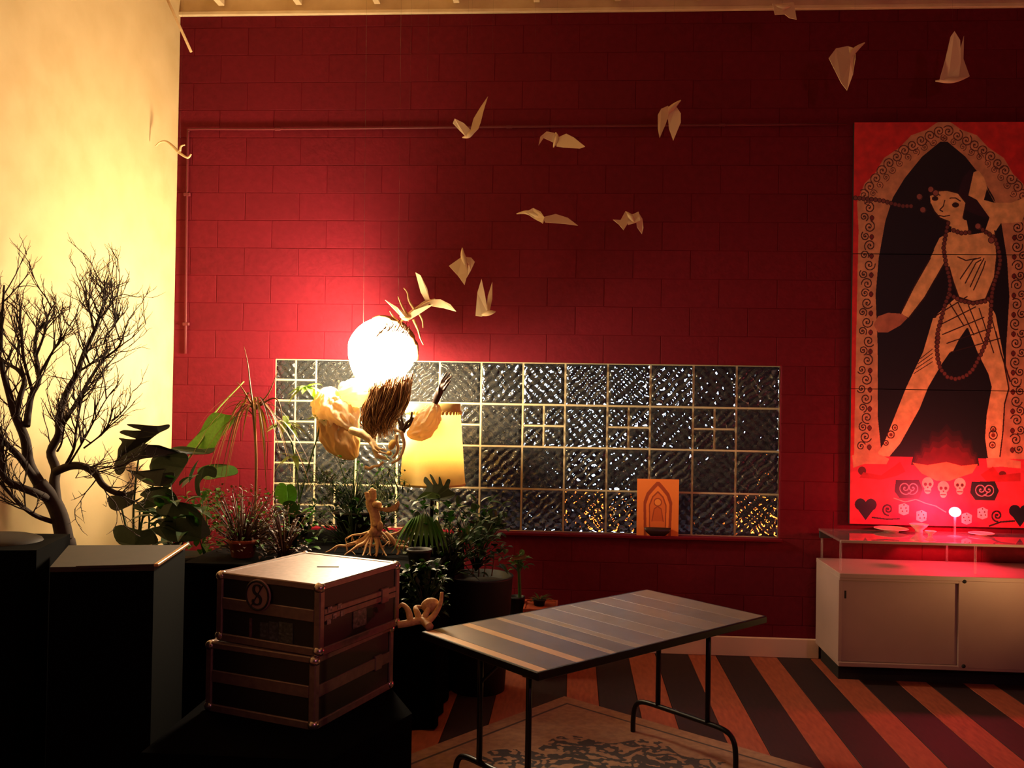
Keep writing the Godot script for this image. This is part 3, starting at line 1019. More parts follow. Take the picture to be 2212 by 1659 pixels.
func build_cabinet() -> void:
	var x0 := 1.722
	var x1 := 3.70
	var zf := 0.59
	var t := thing("sideboard_cabinet", "low white sideboard with two sliding doors below the painted panel", "cabinet", Vector3(2.7, 0, 0.32))
	var st := mb(true)
	box(st, Vector3((x0 + x1) / 2, 0.05, 0.27), Vector3(x1 - x0 - 0.06, 0.10, 0.42))
	part(t, st, "plinth", M.dark_gap)
	st = mb(true)
	box(st, Vector3((x0 + x1) / 2, 0.124, 0.305), Vector3(x1 - x0, 0.028, zf - 0.03), Basis.IDENTITY, 0.003)
	part(t, st, "bottom_rail", M.white_lacquer)
	st = mb(true)
	box(st, Vector3((x0 + x1) / 2, 0.69, 0.305), Vector3(x1 - x0, 0.03, zf - 0.02), Basis.IDENTITY, 0.003)
	part(t, st, "top_board", M.white_lacquer)
	st = mb(true)
	box(st, Vector3((x0 + x1) / 2, 0.668, zf - 0.02), Vector3(x1 - x0, 0.018, 0.03), Basis.IDENTITY, 0.002)
	part(t, st, "door_track", M.white_lacquer)
	for sx in [x0 + 0.011, x1 - 0.011]:
		st = mb(true)
		box(st, Vector3(sx, 0.406, 0.30), Vector3(0.022, 0.54, zf - 0.045), Basis.IDENTITY, 0.002)
		part(t, st, "side_panel", M.white_lacquer)
	st = mb(true)
	box(st, Vector3((x0 + x1) / 2, 0.406, 0.03), Vector3(x1 - x0 - 0.05, 0.53, 0.016))
	part(t, st, "back_panel", M.dark_gap)
	var dv := 2.463
	st = mb(true)
	box(st, Vector3((x0 + 0.02 + dv + 0.02) / 2, 0.398, zf - 0.036), Vector3(dv + 0.0 - x0 - 0.0, 0.518, 0.018), Basis.IDENTITY, 0.002)
	var d1 := part(t, st, "door", M.white_lacquer)
	st = mb(true)
	box(st, Vector3(x0 + 0.045, 0.565, zf - 0.0275), Vector3(0.012, 0.05, 0.004), Basis.IDENTITY, 0.001)
	part(d1, st, "finger_pull", M.dark_gap)
	st = mb(true)
	box(st, Vector3((dv + x1) / 2, 0.41, zf - 0.012), Vector3(x1 - dv - 0.002, 0.566, 0.018), Basis.IDENTITY, 0.002)
	var d2 := part(t, st, "door", M.white_lacquer)
	for yy in [0.675, 0.14]:
		st = mb()
		lathe(st, [Vector2(0, 0.006), Vector2(0.010, 0.005), Vector2(0.013, 0.0), Vector2(0.013, -0.004)], Vector3(dv + 0.035, yy, zf - 0.001), 14, Basis(Vector3.RIGHT, Vector3(0, 0, 1), Vector3(0, -1, 0)))
		part(d2, st, "screw_cap", M.dark_gap)
	# raised glass shelf on posts
	var g := thing("glass_shelf", "raised glass shelf on short posts standing on the white sideboard", "shelf", Vector3(2.7, 0.705, 0.33))
	st = mb(true)
	box(st, Vector3((x0 + 0.005 + x1) / 2, 0.909, 0.325), Vector3(x1 - x0, 0.016, zf - 0.06), Basis.IDENTITY, 0.002)
	part(g, st, "glass_pane", M.clear)
	st = mb(true)
	box(st, Vector3((x0 + 0.005 + x1) / 2, 0.909, zf + 0.003), Vector3(x1 - x0, 0.017, 0.014), Basis.IDENTITY, 0.002)
	part(g, st, "lit_front_edge", M.white_lacquer)  # opaque white strip in place of the glowing glass edge
	st = mb(true)
	box(st, Vector3((x0 + 0.005 + x1) / 2, 0.875, 0.05), Vector3(x1 - x0 - 0.02, 0.05, 0.03), Basis.IDENTITY, 0.002)
	part(g, st, "dark_shade_band", M.dark_gap)  # dark strip in place of the shade under the shelf
	for px in [x0 + 0.03, 2.6, x1 - 0.04]:
		for pz in [0.05, 0.5]:
			st = mb()
			tube(st, [Vector3(px, 0.705, pz), Vector3(px, 0.901, pz)], 0.008, 0.008, 10)
			part(g, st, "post", M.clear)

# ---------------------------------------------------------------- painted panel
const PK := 1.554
func pp(x: float, y: float) -> Vector2: return Vector2((x - 1838.0) * PK, (y - 268.0) * PK)
func za(l: Array) -> PackedVector2Array:      # points read from the upper crop
	var o := PackedVector2Array()
	for i in range(0, l.size(), 2): o.append(pp(1780.0 + l[i] / 3.19, 240.0 + l[i + 1] / 3.19))
	return o
func zb(l: Array) -> PackedVector2Array:      # points read from the lower crop
	var o := PackedVector2Array()
	for i in range(0, l.size(), 2): o.append(pp(1780.0 + l[i] / 3.317, 700.0 + l[i + 1] / 3.317))
	return o

func fill(im: Image, poly: PackedVector2Array, c: Color) -> void:
	var y0 := 1e9
	var y1 := -1e9
	for p in poly:
		y0 = minf(y0, p.y)
		y1 = maxf(y1, p.y)
	for y in range(maxi(0, int(y0)), mini(im.get_height() - 1, int(ceil(y1))) + 1):
		var xs := []
		var yy := y + 0.5
		for i in poly.size():
			var a := poly[i]
			var b := poly[(i + 1) % poly.size()]
			if (a.y <= yy) != (b.y <= yy): xs.append(a.x + (yy - a.y) / (b.y - a.y) * (b.x - a.x))
		xs.sort()
		for i in range(0, xs.size() - 1, 2):
			var xa := int(round(xs[i]))
			var xb := int(round(xs[i + 1]))
			if xb > xa: im.fill_rect(Rect2i(xa, y, xb - xa, 1), c)

func disc(im: Image, c: Vector2, r: float, col: Color, squash := 1.0) -> void:
	var poly := PackedVector2Array()
	for k in 20: poly.append(c + Vector2(cos(TAU * k / 20), sin(TAU * k / 20) * squash) * r)
	fill(im, poly, col)

func stroke(im: Image, pts: PackedVector2Array, w: float, col: Color) -> void:
	for i in pts.size() - 1:
		var d := pts[i + 1] - pts[i]
		var n := maxi(1, int(d.length() / 1.0))
		for k in n + 1:
			var p := pts[i] + d * (float(k) / n)
			im.fill_rect(Rect2i(int(p.x - w / 2), int(p.y - w / 2), maxi(1, int(round(w))), maxi(1, int(round(w)))), col)

func ring_line(im: Image, c: Vector2, r: float, w: float, col: Color) -> void:
	var l := PackedVector2Array()
	for k in 25: l.append(c + Vector2(cos(TAU * k / 24), sin(TAU * k / 24)) * r)
	stroke(im, l, w, col)

func curl(im: Image, c: Vector2, r: float, turn: float, dir: float, w: float, col: Color) -> void:
	var l := PackedVector2Array()
	for k in 52:
		var t := k / 33.0
		var a := turn + dir * t * TAU * 1.35
		l.append(c + Vector2(cos(a), sin(a)) * r * (1.0 - 0.75 * t))
	stroke(im, l, w, col)

func build_painting() -> void:
	var W := 640
	var H := 1340
	var im := Image.create(W, H, false, Image.FORMAT_RGB8)
	var red := Color(0.80, 0.15, 0.14)
	var tan := Color(0.80, 0.58, 0.42)
	var navy := Color(0.045, 0.035, 0.075)
	var ink := Color(0.20, 0.09, 0.07)
	var skin := Color(0.93, 0.74, 0.50)
	im.fill(red)
	var mx := (2038.0 - 1838.0) * PK
	var mirror := func(l: PackedVector2Array) -> PackedVector2Array:
		var o := l.duplicate()
		for i in range(l.size() - 1, -1, -1): o.append(Vector2(2 * mx - l[i].x, l[i].y))
		return o
	# ornate frame of the niche
	fill(im, mirror.call(PackedVector2Array([pp(1852, 1010), pp(1846, 985), pp(1848, 700), pp(1850, 500), pp(1846, 440), pp(1862, 400), pp(1885, 378), pp(1905, 345), pp(1940, 322), pp(1965, 296), pp(2000, 284), pp(2020, 270), pp(2038, 262)])), tan)
	fill(im, mirror.call(PackedVector2Array([pp(1908, 985), pp(1898, 900), pp(1896, 750), pp(1890, 640), pp(1896, 560), pp(1910, 480), pp(1926, 430), pp(1952, 388), pp(1990, 342), pp(2030, 310)])), navy)
	var r2 := RandomNumberGenerator.new()
	r2.seed = 8
	for side in [0, 1]:
		for k in 13:
			var y := 452.0 + k * 41.0
			for q in [[1874.0, 0.0, 13.0, 1.0], [1864.0, 20.0, 10.0, -1.0]]:
				var c := pp(q[0] + r2.randf_range(-3, 3), y + q[1])
				if side == 1: c.x = 2 * mx - c.x
				curl(im, c, q[2] * PK, r2.randf() * TAU, q[3], 3.0, ink)
			var d := pp(1880, y + 22)
			if side == 1: d.x = 2 * mx - d.x
			disc(im, d, 6.0, Color(0.45, 0.13, 0.12), 1.7)
			ring_line(im, d, 7.0, 2.0, ink)
		for k in 11:
			var t := k / 10.0
			var b := pp(1862, 425).lerp(pp(2028, 288), t) + Vector2(-18, -22) * sin(PI * t)
			if side == 1: b.x = 2 * mx - b.x
			curl(im, b, 20.0, r2.randf() * TAU, 1.0, 3.0, Color(0.36, 0.17, 0.13))
			curl(im, b + Vector2(12 if side == 0 else -12, 22), 13.0, r2.randf() * TAU, -1.0, 2.0, Color(0.36, 0.17, 0.13))
	# hair and lifted arm behind the head
	fill(im, za([930, 560, 960, 470, 1010, 410, 1040, 430, 1030, 520, 1000, 600, 1100, 640, 1215, 710, 1225, 760, 1080, 730, 980, 690]), Color(0.16, 0.06, 0.12))
	fill(im, za([1035, 430, 1070, 420, 1110, 470, 1140, 560, 1190, 640, 1300, 640, 1400, 600, 1400, 700, 1378, 770, 1230, 780, 1190, 840, 1120, 830, 1150, 740, 1060, 620, 1000, 590]), skin)
	fill(im, za([1130, 545, 1185, 640, 1110, 620]), navy)
	# legs, hips, torso, arms, neck, head
	fill(im, zb([790, -40, 720, 200, 600, 450, 500, 700, 440, 850, 395, 920, 420, 960, 480, 945, 560, 850, 700, 600, 760, 450, 860, 280, 1050, 10, 1000, -80]), skin)
	fill(im, zb([1040, 10, 1120, 200, 1200, 350, 1225, 440, 1190, 640, 1180, 800, 1200, 930, 1215, 960, 1300, 960, 1290, 930, 1310, 760, 1320, 560, 1350, 450, 1310, 250, 1250, 30, 1150, -80]), skin)
	fill(im, za([940, 1270, 1130, 1280, 1200, 1400, 1262, 1700, 1130, 1640, 1040, 1500, 985, 1490, 900, 1660, 690, 1680, 790, 1400]), skin)
	fill(im, za([800, 880, 870, 840, 1000, 860, 1190, 830, 1205, 1000, 1190, 1150, 1130, 1295, 1040, 1315, 940, 1285, 900, 1180, 870, 1080, 800, 1020, 760, 960]), skin)
	fill(im, za([800, 890, 840, 1050, 700, 1290, 590, 1430, 530, 1400, 620, 1220, 735, 1020]), skin)
	fill(im, za([340, 1480, 370, 1420, 440, 1395, 540, 1400, 580, 1430, 530, 1480, 440, 1530, 370, 1530]), Color(0.70, 0.44, 0.34))
	fill(im, za([890, 740, 990, 760, 1010, 860, 880, 850]), skin)
	fill(im, za([728, 590, 760, 562, 850, 555, 930, 575, 985, 640, 965, 745, 890, 770, 800, 745, 760, 700, 735, 650]), skin)
	fill(im, za([840, 690, 920, 690, 990, 780, 960, 830, 870, 800]), skin)
	# outlines and drawing
	for l in [za([728, 590, 760, 562, 850, 555, 930, 575, 985, 640, 965, 745]), za([735, 650, 760, 700, 800, 745, 850, 765]), za([735, 1020, 620, 1220, 530, 1400]), za([840, 1050, 700, 1290, 590, 1430]), za([870, 1080, 900, 1180, 940, 1285, 1040, 1315, 1130, 1295, 1190, 1150, 1205, 1000, 1190, 830]), zb([1310, 250, 1350, 450, 1320, 560, 1310, 760, 1290, 930]), zb([1250, 50, 1290, 200, 1360, 400])]:
		stroke(im, l, 3.5, ink)
	for l in [za([950, 1160, 1040, 1030, 1090, 1015]), za([985, 1190, 1060, 1050, 1095, 1030]), za([1020, 1215, 1085, 1075, 1115, 1020]), za([1045, 1235, 1110, 1090, 1125, 1040]), za([795, 728, 830, 735, 870, 728]), za([835, 625, 825, 665, 800, 690, 822, 702]), za([735, 590, 770, 578, 800, 590]), za([870, 610, 910, 608, 945, 630]), za([930, 1010, 990, 1035, 1060, 1020])]:
		stroke(im, l, 3.0, ink)
	disc(im, za([910, 655])[0], 12.0, ink, 0.7)
	disc(im, za([765, 612])[0], 11.0, ink, 0.7)
	# net of crossed lines and tattoos
	for k in 5:
		stroke(im, za([770 + k * 30, 1420 + k * 60, 1000 + k * 60, 1280 + k * 70]), 3.0, ink)
		stroke(im, za([860 + k * 75, 1300 + k * 20, 980 + k * 70, 1480 + k * 60]), 3.0, ink)
	for k in 4: stroke(im, zb([700 - k * 15, 250 + k * 35, 790, 180 + k * 30]), 2.0, ink)
	for q in [[490, 790, 12], [520, 740, 9], [455, 850, 8], [1240, 780, 14], [1240, 740, 9], [1235, 850, 10]]:
		ring_line(im, zb([q[0], q[1]])[0], q[2], 3.0, ink)
		disc(im, zb([q[0], q[1]])[0], q[2] * 0.5, Color(0.5, 0.2, 0.12))
	# chains of beads
	for chain in [za([860, 780, 840, 880, 830, 950]), za([830, 950, 850, 1070, 870, 1140, 880, 1210, 870, 1270, 840, 1350, 820, 1430, 800, 1500, 790, 1570, 790, 1640]), za([1080, 810, 1190, 880, 1220, 970, 1230, 1040, 1215, 1110, 1190, 1180, 1175, 1250, 1170, 1330, 1165, 1420, 1150, 1530, 1130, 1600]), zb([830, 100, 822, 180, 830, 250, 850, 320, 900, 375, 965, 390, 1030, 370, 1080, 330, 1110, 280, 1140, 220, 1180, 130]), za([900, 830, 960, 850, 1020, 840]), za([880, 1270, 960, 1310, 1040, 1325, 1130, 1310, 1180, 1270]), za([200, 610, 260, 615, 330, 620, 400, 630, 470, 650, 540, 665, 600, 665])]:
		var total := 0.0
		for i in chain.size() - 1: total += chain[i].distance_to(chain[i + 1])
		var step := 14.0
		var run := 0.0
		for i in chain.size() - 1:
			var sl: float = chain[i].distance_to(chain[i + 1])
			while run < sl:
				var p: Vector2 = chain[i].lerp(chain[i + 1], run / sl)
				disc(im, p, 7.5, Color(0.46, 0.25, 0.22))
				ring_line(im, p, 7.0, 2.0, ink)
				run += step
			run -= sl
	for q in [[655, 600], [680, 690], [735, 550], [770, 575], [1070, 800], [1165, 895]]:
		var p := za([q[0], q[1]])[0]
		disc(im, p, 11.0, Color(0.62, 0.38, 0.34))
		ring_line(im, p, 10.0, 2.0, ink)
	# mound of flame and the lower band with its signs
	im.fill_rect(Rect2i(0, int((985 - 268) * PK), W, H), Color(0.85, 0.19, 0.26))
	for q in [[1.0, Color(0.13, 0.03, 0.07)], [0.86, Color(0.20, 0.035, 0.08)], [0.70, Color(0.28, 0.04, 0.09)], [0.52, Color(0.36, 0.05, 0.10)]]:
		var mound := zb([640, 1000, 665, 900, 700, 905, 720, 820, 765, 830, 790, 755, 840, 770, 900, 705, 945, 760, 1000, 750, 1030, 820, 1080, 815, 1100, 900, 1125, 905, 1140, 995, 1000, 1010, 900, 985, 800, 1010])
		var foot := zb([890, 1000])[0]
		for i in mound.size(): mound[i] = foot + (mound[i] - foot) * Vector2(0.75 + 0.25 * q[0], q[0])
		fill(im, mound, q[1])
	fill(im, zb([205, 940, 400, 930, 480, 960, 460, 1000, 300, 1000, 215, 1030]), tan)
	fill(im, zb([1190, 940, 1320, 940, 1440, 960, 1440, 1010, 1300, 1000, 1200, 1010]), tan)
	fill(im, zb([650, 985, 760, 1000, 900, 975, 1010, 1000, 1130, 985, 1090, 1050, 1000, 1080, 920, 1110, 830, 1110, 720, 1060]), Color(0.90, 0.50, 0.28))
	for q in [[280, 1050, 30], [1310, 1060, 30]]: disc(im, zb([q[0], q[1]])[0], q[2] * 0.47, Color(0.35, 0.07, 0.09))
	fill(im, zb([290, 1060, 420, 1080, 520, 1010, 560, 980, 600, 1050, 540, 1080, 420, 1110, 260, 1100]), Color(0.66, 0.10, 0.13))
	fill(im, zb([1150, 1060, 1240, 1000, 1290, 1060, 1440, 1040, 1440, 1100, 1200, 1110]), Color(0.66, 0.10, 0.13))
	for q in [[620, 1170], [1175, 1170]]:
		fill(im, zb([q[0] - 90, q[1] - 60, q[0] + 80, q[1] - 65, q[0] + 110, q[1], q[0] + 80, q[1] + 70, q[0] - 60, q[1] + 70, q[0] - 100, q[1] + 20]), Color(0.07, 0.06, 0.10))
		curl(im, zb([q[0] - 20, q[1] - 5])[0], 24, 0.3, 1.0, 2.5, Color(0.62, 0.52, 0.50))
		curl(im, zb([q[0] + 35, q[1] - 5])[0], 22, 2.3, -1.0, 2.5, Color(0.62, 0.52, 0.50))
	for q in [[765, 1140], [880, 1165], [1000, 1140]]:
		var p := zb([q[0], q[1]])[0]
		disc(im, p + Vector2(0, -6), 20.0, Color(0.88, 0.68, 0.48))
		disc(im, p + Vector2(0, 16), 12.0, Color(0.88, 0.68, 0.48), 1.2)
		disc(im, p + Vector2(-8, -2), 5.5, ink)
		disc(im, p + Vector2(8, -2), 5.5, ink)
		disc(im, p + Vector2(0, 8), 2.5, ink)
		stroke(im, PackedVector2Array([p + Vector2(-8, 20), p + Vector2(8, 20)]), 2.5, ink)
	for q in [[310, 1310, 1.0], [1440, 1330, -1.0]]:
		var p := zb([q[0], q[1]])[0]
		disc(im, p + Vector2(-18, -10), 20.0, Color(0.05, 0.06, 0.12))
		disc(im, p + Vector2(18, -10), 20.0, Color(0.05, 0.06, 0.12))
		fill(im, PackedVector2Array([p + Vector2(-38, -8), p + Vector2(38, -8), p + Vector2(0, 42)]), Color(0.05, 0.06, 0.12))
	for s in [[[360, 1380, 470, 1390, 560, 1385], [475, 1320]], [[1220, 1420, 1300, 1390, 1400, 1380], [1275, 1345]]]:
		stroke(im, zb(s[0]), 5.0, Color(0.12, 0.05, 0.07))
		curl(im, zb(s[1])[0], 20, 1.5, 1.0, 5.0, Color(0.12, 0.05, 0.07))
	for q in [[590, 1315], [720, 1360], [1050, 1370], [1165, 1330]]:
		var p := zb([q[0], q[1]])[0]
		fill(im, PackedVector2Array([p + Vector2(-17, -14), p + Vector2(2, -20), p + Vector2(19, -12), p + Vector2(18, 14), p + Vector2(1, 21), p + Vector2(-17, 14)]), Color(0.90, 0.74, 0.64))
		for dq in [[-9, -3], [-4, 7], [8, -4], [11, 6], [1, -14]]: disc(im, p + Vector2(dq[0], dq[1]), 2.3, ink)
	stroke(im, zb([520, 1240, 600, 1265, 680, 1245, 750, 1270, 830, 1290, 900, 1330]), 3.0, Color(0.92, 0.62, 0.5))
	# grain of the paint
	var n := FastNoiseLite.new()
	n.seed = 77
	n.frequency = 0.02
	n.fractal_octaves = 5
	for y in H:
		for x in W:
			var c := im.get_pixel(x, y)
			var v := 1.0 + n.get_noise_2d(x, y) * 0.16
			im.set_pixel(x, y, Color(c.r * v, c.g * v, c.b * v))
	var m := mat(Color.WHITE, 0.55)
	m.albedo_texture = ImageTexture.create_from_image(im)
	m.texture_repeat = false
	var t := thing("painted_panel", "tall painting of a dancing figure in a niche on red panels", "painting", Vector3(2.575, 0.95, 0.02))
	var X0 := 1.945
	var X1 := 3.205
	var ys := [3.762, 2.838, 1.893, 0.950]
	for k in 3:
		var y1: float = ys[k] - (0.0025 if k else 0.0)
		var y0: float = ys[k + 1] + (0.0025 if k < 2 else 0.0)
		var st := mb(true)
		box(st, Vector3((X0 + X1) / 2, (y0 + y1) / 2, 0.016), Vector3(X1 - X0, y1 - y0, 0.026))
		var bd := part(t, st, "backing", M.dark_gap)
		st = mb(true)
		var z := 0.0305
		var v0: float = (ys[0] - y1) / (ys[0] - ys[3])
		var v1: float = (ys[0] - y0) / (ys[0] - ys[3])
		var P := [Vector3(X0, y0, z), Vector3(X1, y0, z), Vector3(X1, y1, z), Vector3(X0, y1, z)]
		var U := [Vector2(0, v1), Vector2(1, v1), Vector2(1, v0), Vector2(0, v0)]
		for i in [0, 2, 1, 0, 3, 2]:
			st.set_uv(U[i])
			st.add_vertex(P[i])
		part(t, st, "panel", m)

# ---------------------------------------------------------------- hanging sculpture
func s6(x: float, y: float, z: float) -> Vector3: return at(700.0 + x / 5.924, 780.0 + y / 5.924, z)

func build_sculpture() -> void:
	var z := 0.60
	var base := at(820, 1000, z)
	var t := thing("hanging_sculpture", "hanging sculpture of a figure with a glowing head, puffed sleeves and root hands", "sculpture", base)
	# the head: a lit shell with brow, nose, cheeks and chin
	var hc := at(822, 764, z)
	var st := mb()
	var tilt := Basis(Vector3(0, 0, 1), -0.35)
	var dirs := 40
	var grid := []
	for j in 25:
		var row := []
		for i in dirs:
			var th := TAU * i / dirs
			var ph := -PI / 2 + PI * j / 24.0
			var d := Vector3(cos(ph) * sin(th), sin(ph), cos(ph) * cos(th))
			var r := Vector3(0.224 * d.x, 0.240 * d.y, 0.205 * d.z)
			if d.z > 0.2:
				var fx := d.x
				var fy := d.y
				r += d * (0.035 * exp(-fx * fx / 0.012 - pow(fy + 0.05, 2) / 0.05))           # nose
				r += d * (0.016 * exp(-pow(fy - 0.28, 2) / 0.01 - fx * fx / 0.2))             # brow
				for s in [-1, 1]: r -= d * (0.022 * exp(-pow(fx - s * 0.3, 2) / 0.02 - pow(fy - 0.12, 2) / 0.012))   # eye hollows
				r += d * (0.012 * exp(-fx * fx / 0.05 - pow(fy + 0.36, 2) / 0.004))           # lips
				r -= d * (0.008 * exp(-fx * fx / 0.05 - pow(fy + 0.44, 2) / 0.002))
			if d.y < 0.0: r.x *= 1.0 + 0.22 * d.y
			row.append(hc + tilt * r)
		grid.append(row)
	for j in 24:
		for i in dirs:
			var i2 := (i + 1) % dirs
			if j == 0: tri(st, grid[0][0], grid[1][i2], grid[1][i])
			elif j == 23: tri(st, grid[23][i], grid[23][i2], grid[24][0])
			else: quad(st, grid[j][i], grid[j][i2], grid[j + 1][i2], grid[j + 1][i])
	part(t, st, "glowing_head_lamp", glow(Color(1.0, 0.90, 0.72), 36.0), "glowing white head")
	# unseen cap behind the head, shaped to hold light off the upper right wall
	st = mb()
	var axis := Vector3(0.50, 0.66, -0.56).normalized()
	var sx := axis.cross(Vector3.UP).normalized()
	var sy := sx.cross(axis).normalized()
	var cap_in := []
	var cap_out := []
	for j in 15:
		var ra := []
		var rb := []
		for i in 40:
			var th := deg_to_rad(54.0) * j / 14.0 * (1.0 + 0.07 * sin(i * 2.3))
			var dd := axis * cos(th) + (sx * cos(TAU * i / 40) + sy * sin(TAU * i / 40)) * sin(th)
			ra.append(hc + dd * 0.243)
			rb.append(hc + dd * (0.252 + 0.004 * sin(i * 5.0 + j)))
		cap_in.append(ra)
		cap_out.append(rb)
	for j in 14:
		for i in 40:
			var i2 := (i + 1) % 40
			quad(st, cap_out[j][i], cap_out[j][i2], cap_out[j + 1][i2], cap_out[j + 1][i])
			quad(st, cap_in[j][i], cap_in[j + 1][i], cap_in[j + 1][i2], cap_in[j][i2])
	for i in 40: quad(st, cap_out[14][i], cap_out[14][(i + 1) % 40], cap_in[14][(i + 1) % 40], cap_in[14][i])
	part(t, st, "unseen_shade_cap", M.hair, "unseen cap behind the head, shaped to shade the upper wall")
	# brow and hairline of dark fibre lying on the lit head
	st = mb()
	for k in 26:
		var u := k / 25.0
		var x := lerpf(818, 884, u)
		var y := 716.0 - 12.0 * sin(PI * u) + rng.randf_range(-5, 5)
		tube(st, [at(x - 6, y + 8, z + 0.20), at(x, y, z + 0.195), at(x + rng.randf_range(-4, 8), y - 10, z + 0.17)], 0.004, 0.002, 5)
	part(t, st, "brow", M.hair, "dark fibre brow")
	# hair sweeping down under the head
	st = mb()
	for k in 420:
		var u := rng.randf()
		var p0 := at(lerpf(800, 892, u), lerpf(836, 812, u) + rng.randf_range(-8, 10), z + rng.randf_range(-0.05, 0.16))
		var p1 := at(lerpf(788, 878, u) + rng.randf_range(-10, 10), lerpf(880, 868, u) + rng.randf_range(-8, 8), z + rng.randf_range(-0.03, 0.13))
		var p2 := at(lerpf(785, 858, u) + rng.randf_range(-10, 10), lerpf(912, 900, u) + rng.randf_range(-10, 6), z + rng.randf_range(-0.02, 0.11))
		var p3 := at(lerpf(795, 850, u) + rng.randf_range(-12, 12), lerpf(950, 930, u) + rng.randf_range(-34, 10), z + rng.randf_range(-0.02, 0.09))
		tube(st, smooth_points([p0, p1, p2, p3], 3), 0.0045, 0.0015, 4)
	part(t, st, "hair", M.hair, "brown hanging hair")
	# left sleeve: bright gathered puff, thin brown gauze below
	st = mb()
	var c := [at(722, 838, z), at(716, 852, z), at(718, 868, z), at(728, 886, z), at(744, 904, z), at(757, 920, z), at(768, 930, z)]
	tube(st, smooth_points(c, 5), 0.1, 0.1, 64, 0.10, 9, puff([0.02, 0.085, 0.125, 0.135, 0.11, 0.075, 0.035], 5))
	tube(st, smooth_points([at(796, 838, z + 0.02), at(770, 846, z + 0.02), at(740, 858, z + 0.02)], 5), 0.1, 0.1, 56, 0.09, 8, puff([0.06, 0.09, 0.07], 5))
	part(t, st, "sleeve", M.cloth, "bright gathered sleeve")
	st = mb()
	tube(st, smooth_points([at(728, 885, z - 0.03), at(728, 915, z - 0.03), at(738, 945, z - 0.03), at(755, 972, z - 0.03), at(768, 990, z - 0.03)], 5), 0.1, 0.1, 56, 0.07, 8, puff([0.10, 0.125, 0.12, 0.085, 0.02], 5))
	part(t, st, "gauze_cuff", M.gauze, "brown gauze cuff")
	# forearm and five fingers of the left hand
	st = mb()
	var F := func(x: float, y: float, dz := 0.0) -> Vector3: return s6(x, y, z + 0.15 + dz)
	blob_bones(st, [
		[F.call(360, 890), F.call(470, 925), 0.026, 0.028], [F.call(470, 925), F.call(560, 985), 0.028, 0.022], [F.call(560, 985), F.call(620, 1050), 0.022, 0.019], [F.call(620, 1050), F.call(660, 1105), 0.021, 0.018],
		[F.call(650, 1080, 0.01), F.call(710, 1125, 0.015), 0.009, 0.008], [F.call(710, 1125, 0.015), F.call(795, 1135, 0.01), 0.008, 0.006],
		[F.call(655, 1110), F.call(715, 1165), 0.009, 0.008], [F.call(715, 1165), F.call(805, 1185), 0.008, 0.006],
		[F.call(640, 1130, -0.01), F.call(690, 1205, -0.01), 0.009, 0.008], [F.call(690, 1205, -0.01), F.call(790, 1235, -0.005), 0.008, 0.006],
		[F.call(625, 1130, -0.02), F.call(670, 1230, -0.02), 0.009, 0.007], [F.call(670, 1230, -0.02), F.call(830, 1262, -0.015), 0.007, 0.006],
		[F.call(600, 1060, 0.02), F.call(640, 1130, 0.035), 0.010, 0.008], [F.call(640, 1130, 0.035), F.call(700, 1170, 0.04), 0.008, 0.006],
	], 0.006, 0.006)
	part(t, st, "hand", M.bone, "pale left hand with bent fingers")
	# right sleeve and raised dark hand
	st = mb()
	var rs := [s6(1060, 930, z + 0.06), s6(1130, 920, z + 0.06), s6(1230, 870, z + 0.06), s6(1320, 770, z + 0.06), s6(1375, 660, z + 0.06), s6(1405, 580, z + 0.06), s6(1418, 540, z + 0.06)]
	tube(st, smooth_points(rs, 5), 0.1, 0.1, 60, 0.10, 8, puff([0.012, 0.045, 0.072, 0.074, 0.062, 0.045, 0.028], 5))
	part(t, st, "sleeve", M.cloth, "bright gathered sleeve")
	st = mb()
	var G := func(x: float, y: float, dz := 0.0) -> Vector3: return s6(x, y, z + 0.07 + dz)
	blob_bones(st, [
		[G.call(1405, 580), G.call(1440, 490), 0.020, 0.019], [G.call(1440, 490), G.call(1480, 380), 0.022, 0.026], [G.call(1480, 380), G.call(1530, 320), 0.024, 0.018],
		[G.call(1475, 350), G.call(1505, 250), 0.009, 0.008], [G.call(1505, 250), G.call(1570, 145), 0.008, 0.005],
		[G.call(1500, 340), G.call(1545, 240), 0.009, 0.008], [G.call(1545, 240), G.call(1618, 145), 0.008, 0.005],
		[G.call(1520, 345, 0.01), G.call(1575, 250, 0.015), 0.009, 0.008], [G.call(1575, 250, 0.015), G.call(1640, 190, 0.012), 0.008, 0.005],
		[G.call(1535, 370, 0.02), G.call(1580, 300, 0.025), 0.009, 0.007], [G.call(1580, 300, 0.025), G.call(1620, 255, 0.02), 0.007, 0.005],
		[G.call(1470, 430, 0.02), G.call(1475, 350, 0.04), 0.010, 0.008], [G.call(1475, 350, 0.04), G.call(1480, 300, 0.045), 0.008, 0.006],
	], 0.005, 0.006)
	part(t, st, "hand", M.skin_dark, "dark raised hand")
	# dark clawed roots, pale hoops and a yellow petal
	st = mb()
	for l in [[[1010, 880], [970, 800], [945, 730]], [[1010, 880], [1000, 790], [985, 690]], [[1010, 880], [1060, 790], [1110, 740], [1125, 650]], [[1010, 880], [1090, 820], [1140, 720]], [[1040, 900], [1000, 880], [960, 850]]]:
		var pts := []
		for p in l: pts.append(s6(p[0], p[1], z + 0.15))
		tube(st, smooth_points(pts, 4), 0.013, 0.006, 8)
	part(t, st, "claw", M.skin_dark, "dark claw of bent root")
	st = mb()
